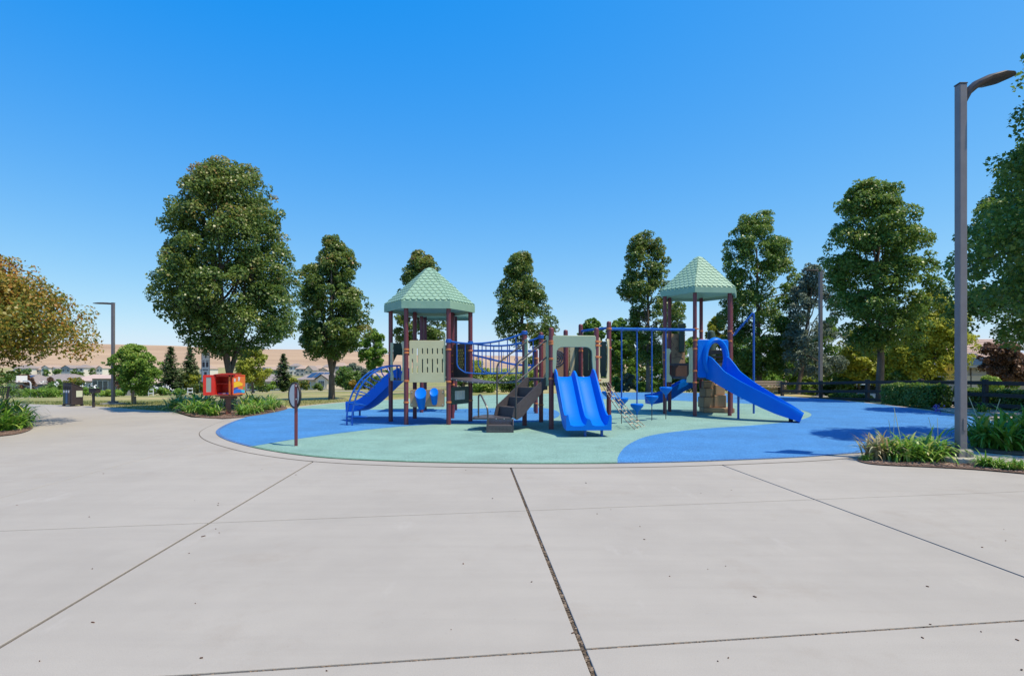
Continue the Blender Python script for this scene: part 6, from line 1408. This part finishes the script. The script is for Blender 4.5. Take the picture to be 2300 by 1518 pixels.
for i in range(3):
    for j in range(2):
        a = x0 + .1 + i * .72; w = MB().box((a + .33, Yg - .03, zb + .55 + j * (zt_ - zb - .3) * .5), (.70, .06, (zt_ - zb) * .46)).build('window', M['white'], o); MB().box((a + .33, Yg - .06, zb + .55 + j * (zt_ - zb - .3) * .5), (.60, .06, (zt_ - zb) * .46 - .1)).build('pane', M['glass'], w)
hill_g = 'houses on the far hillside'
hs_ = [(14, 30, 312, 834, 828, 'tan', 'tan', 0), (30, 62, 300, 827, 819, 'white', 'grey', 0), (62, 92, 306, 830, 821, 'tan', 'tan', 0), (93, 110, 298, 826, 820, 'white', 'tan', 1), (112, 128, 300, 829, 824, 'white', 'grey', 1), (137, 158, 300, 827, 820, 'blue', 'grey', 1), (167, 188, 304, 826, 819, 'white', 'grey', 0), (186, 217, 312, 828, 820, 'tan', 'tan', 0), (217, 230, 300, 827, 821, 'white', 'tan', 1),
       (448, 470, 300, 828, 820, 'white', 'tan', 0), (604, 622, 300, 830, 823, 'white', 'tan', 0), (622, 640, 330, 824, 817, 'white', 'grey', 1), (650, 668, 320, 822, 816, 'white', 'grey', 0), (664, 684, 310, 828, 821, 'tan', 'tan', 0), (684, 702, 290, 832, 821, 'cream', 'grey', 1), (700, 720, 320, 828, 820, 'tan', 'tan', 0), (716, 736, 300, 832, 825, 'cream', 'tan', 1), (722, 742, 340, 824, 818, 'white', 'grey', 0),
       (750, 775, 330, 822, 814, 'tan', 'tan', 0), (772, 792, 320, 828, 820, 'white', 'grey', 0), (795, 820, 330, 830, 822, 'tan', 'tan', 0), (820, 846, 320, 833, 825, 'blue', 'grey', 0), (848, 872, 330, 830, 822, 'cream', 'tan', 0), (560, 580, 330, 828, 821, 'white', 'tan', 0), (584, 602, 320, 830, 824, 'tan', 'grey', 1)]
wl_names = {'white': 'white', 'tan': 'tan', 'blue': 'blue grey', 'cream': 'cream', 'grey': 'grey'}
for i, (u0, u1, Y, ve, vr, w, r_, gb) in enumerate(hs_):
    house('%s walled house with %s %s roof on the far hillside' % (wl_names[w], r_, 'front gabled' if gb else 'hipped'), u0, u1, Y, ve, vr, 9, w, r_, bool(gb), 2, group=hill_g, win_rows=2)
for i in range(30):
    rr = random.Random(500 + i); u = rr.choice([rr.uniform(20, 250), rr.uniform(560, 880)]); Y = rr.uniform(275, 298)
    shrub('far_bush', 'dark bush among the houses of the far hillside', u, Y, rr.uniform(826, 836), rr.uniform(6, 11), M['leaf_dk'], 600 + i, .3, 160, 1.1, group='bushes on the far hillside', cat='bush')
# tan house behind the fence with coursed tile roof
Yh = 46; px = F / Yh; x0, x1 = (2150 - CX) / px, (2335 - CX) / px; zb = -1.65; ze = H + (HV - 820) / px; zr = H + (HV - 755) / px; xm = (x0 + x1) / 2
o = thing('house', 'tan stucco house with coursed tile roof behind the hedge', 'house', (xm, Yh, zb)); dep = 9
MB().box((xm, Yh + dep / 2, (zb + ze) / 2), (x1 - x0, dep, ze - zb)).build('wall', walls['tan'], o)
MB().box((x0 + 1.55, Yh - .04, zb + 1.7), (1.9, .06, 2.0)).build('lower_wall', walls['cream'], o); MB().cyl((x0 + 1.05, Yh - .08, zb), (x0 + 1.05, Yh - .08, ze), .04).build('downpipe', M['lamphead'], o)
MB().box((x0 + 2.75, Yh - .15, (zb + ze + .6) / 2), (.4, .5, ze + .6 - zb)).build('chimney', walls['tan'], o); MB().box((x0 + 1.6, Yh - .12, ze - .45), (.14, .14, .14)).build('wall_lamp', M['white'], o)
b = MB(); nn_ = 15; A0, A1 = Vector((x0 - .4, Yh - .5, ze)), Vector((x1 + .05, Yh - .5, ze)); T0, T1 = Vector((x0 + .9, Yh + dep / 2, zr)), Vector((x1 + .05, Yh + dep / 2, zr))
ro = MB().add([A0, A1, T1, T0, A0 - UP * .2, A1 - UP * .2, Vector((x1 + .05, Yh + dep + .4, ze)), Vector((x0 - .4, Yh + dep + .4, ze))], [(0, 1, 2, 3), (4, 5, 1, 0), (3, 2, 6, 7), (0, 3, 7), (1, 6, 2)]).build('roof', roofs['pink'], o)
for k in range(nn_):
    s0, s1 = k / nn_, (k + 1.15) / nn_; s1 = min(s1, 1); up_ = Vector((0, -.03, .07)); q = [A0.lerp(T0, s0) + up_, A1.lerp(T1, s0) + up_, A1.lerp(T1, s1) + UP * .01, A0.lerp(T0, s1) + UP * .01]
    MB().add(q + [A0.lerp(T0, s0), A1.lerp(T1, s0)], [(0, 1, 2, 3), (4, 5, 1, 0)]).build('tile_course', roofs['pink'], ro)
MB().box(((A0.x + A1.x) / 2, A0.y - .04, ze - .1), (A1.x - A0.x + .1, .12, .22)).build('gutter', walls['tan'], o)
house('pale house half hidden behind the bench and fence', 1728, 1842, 58, 868, 846, 8, 'tan', 'tan', wins=3, v_base=905, group='houses behind the fence')
house('pale house behind the yellow green trees', 2060, 2148, 62, 846, 815, 8, 'tan', 'tan', wins=2, v_base=905, group='houses behind the fence')
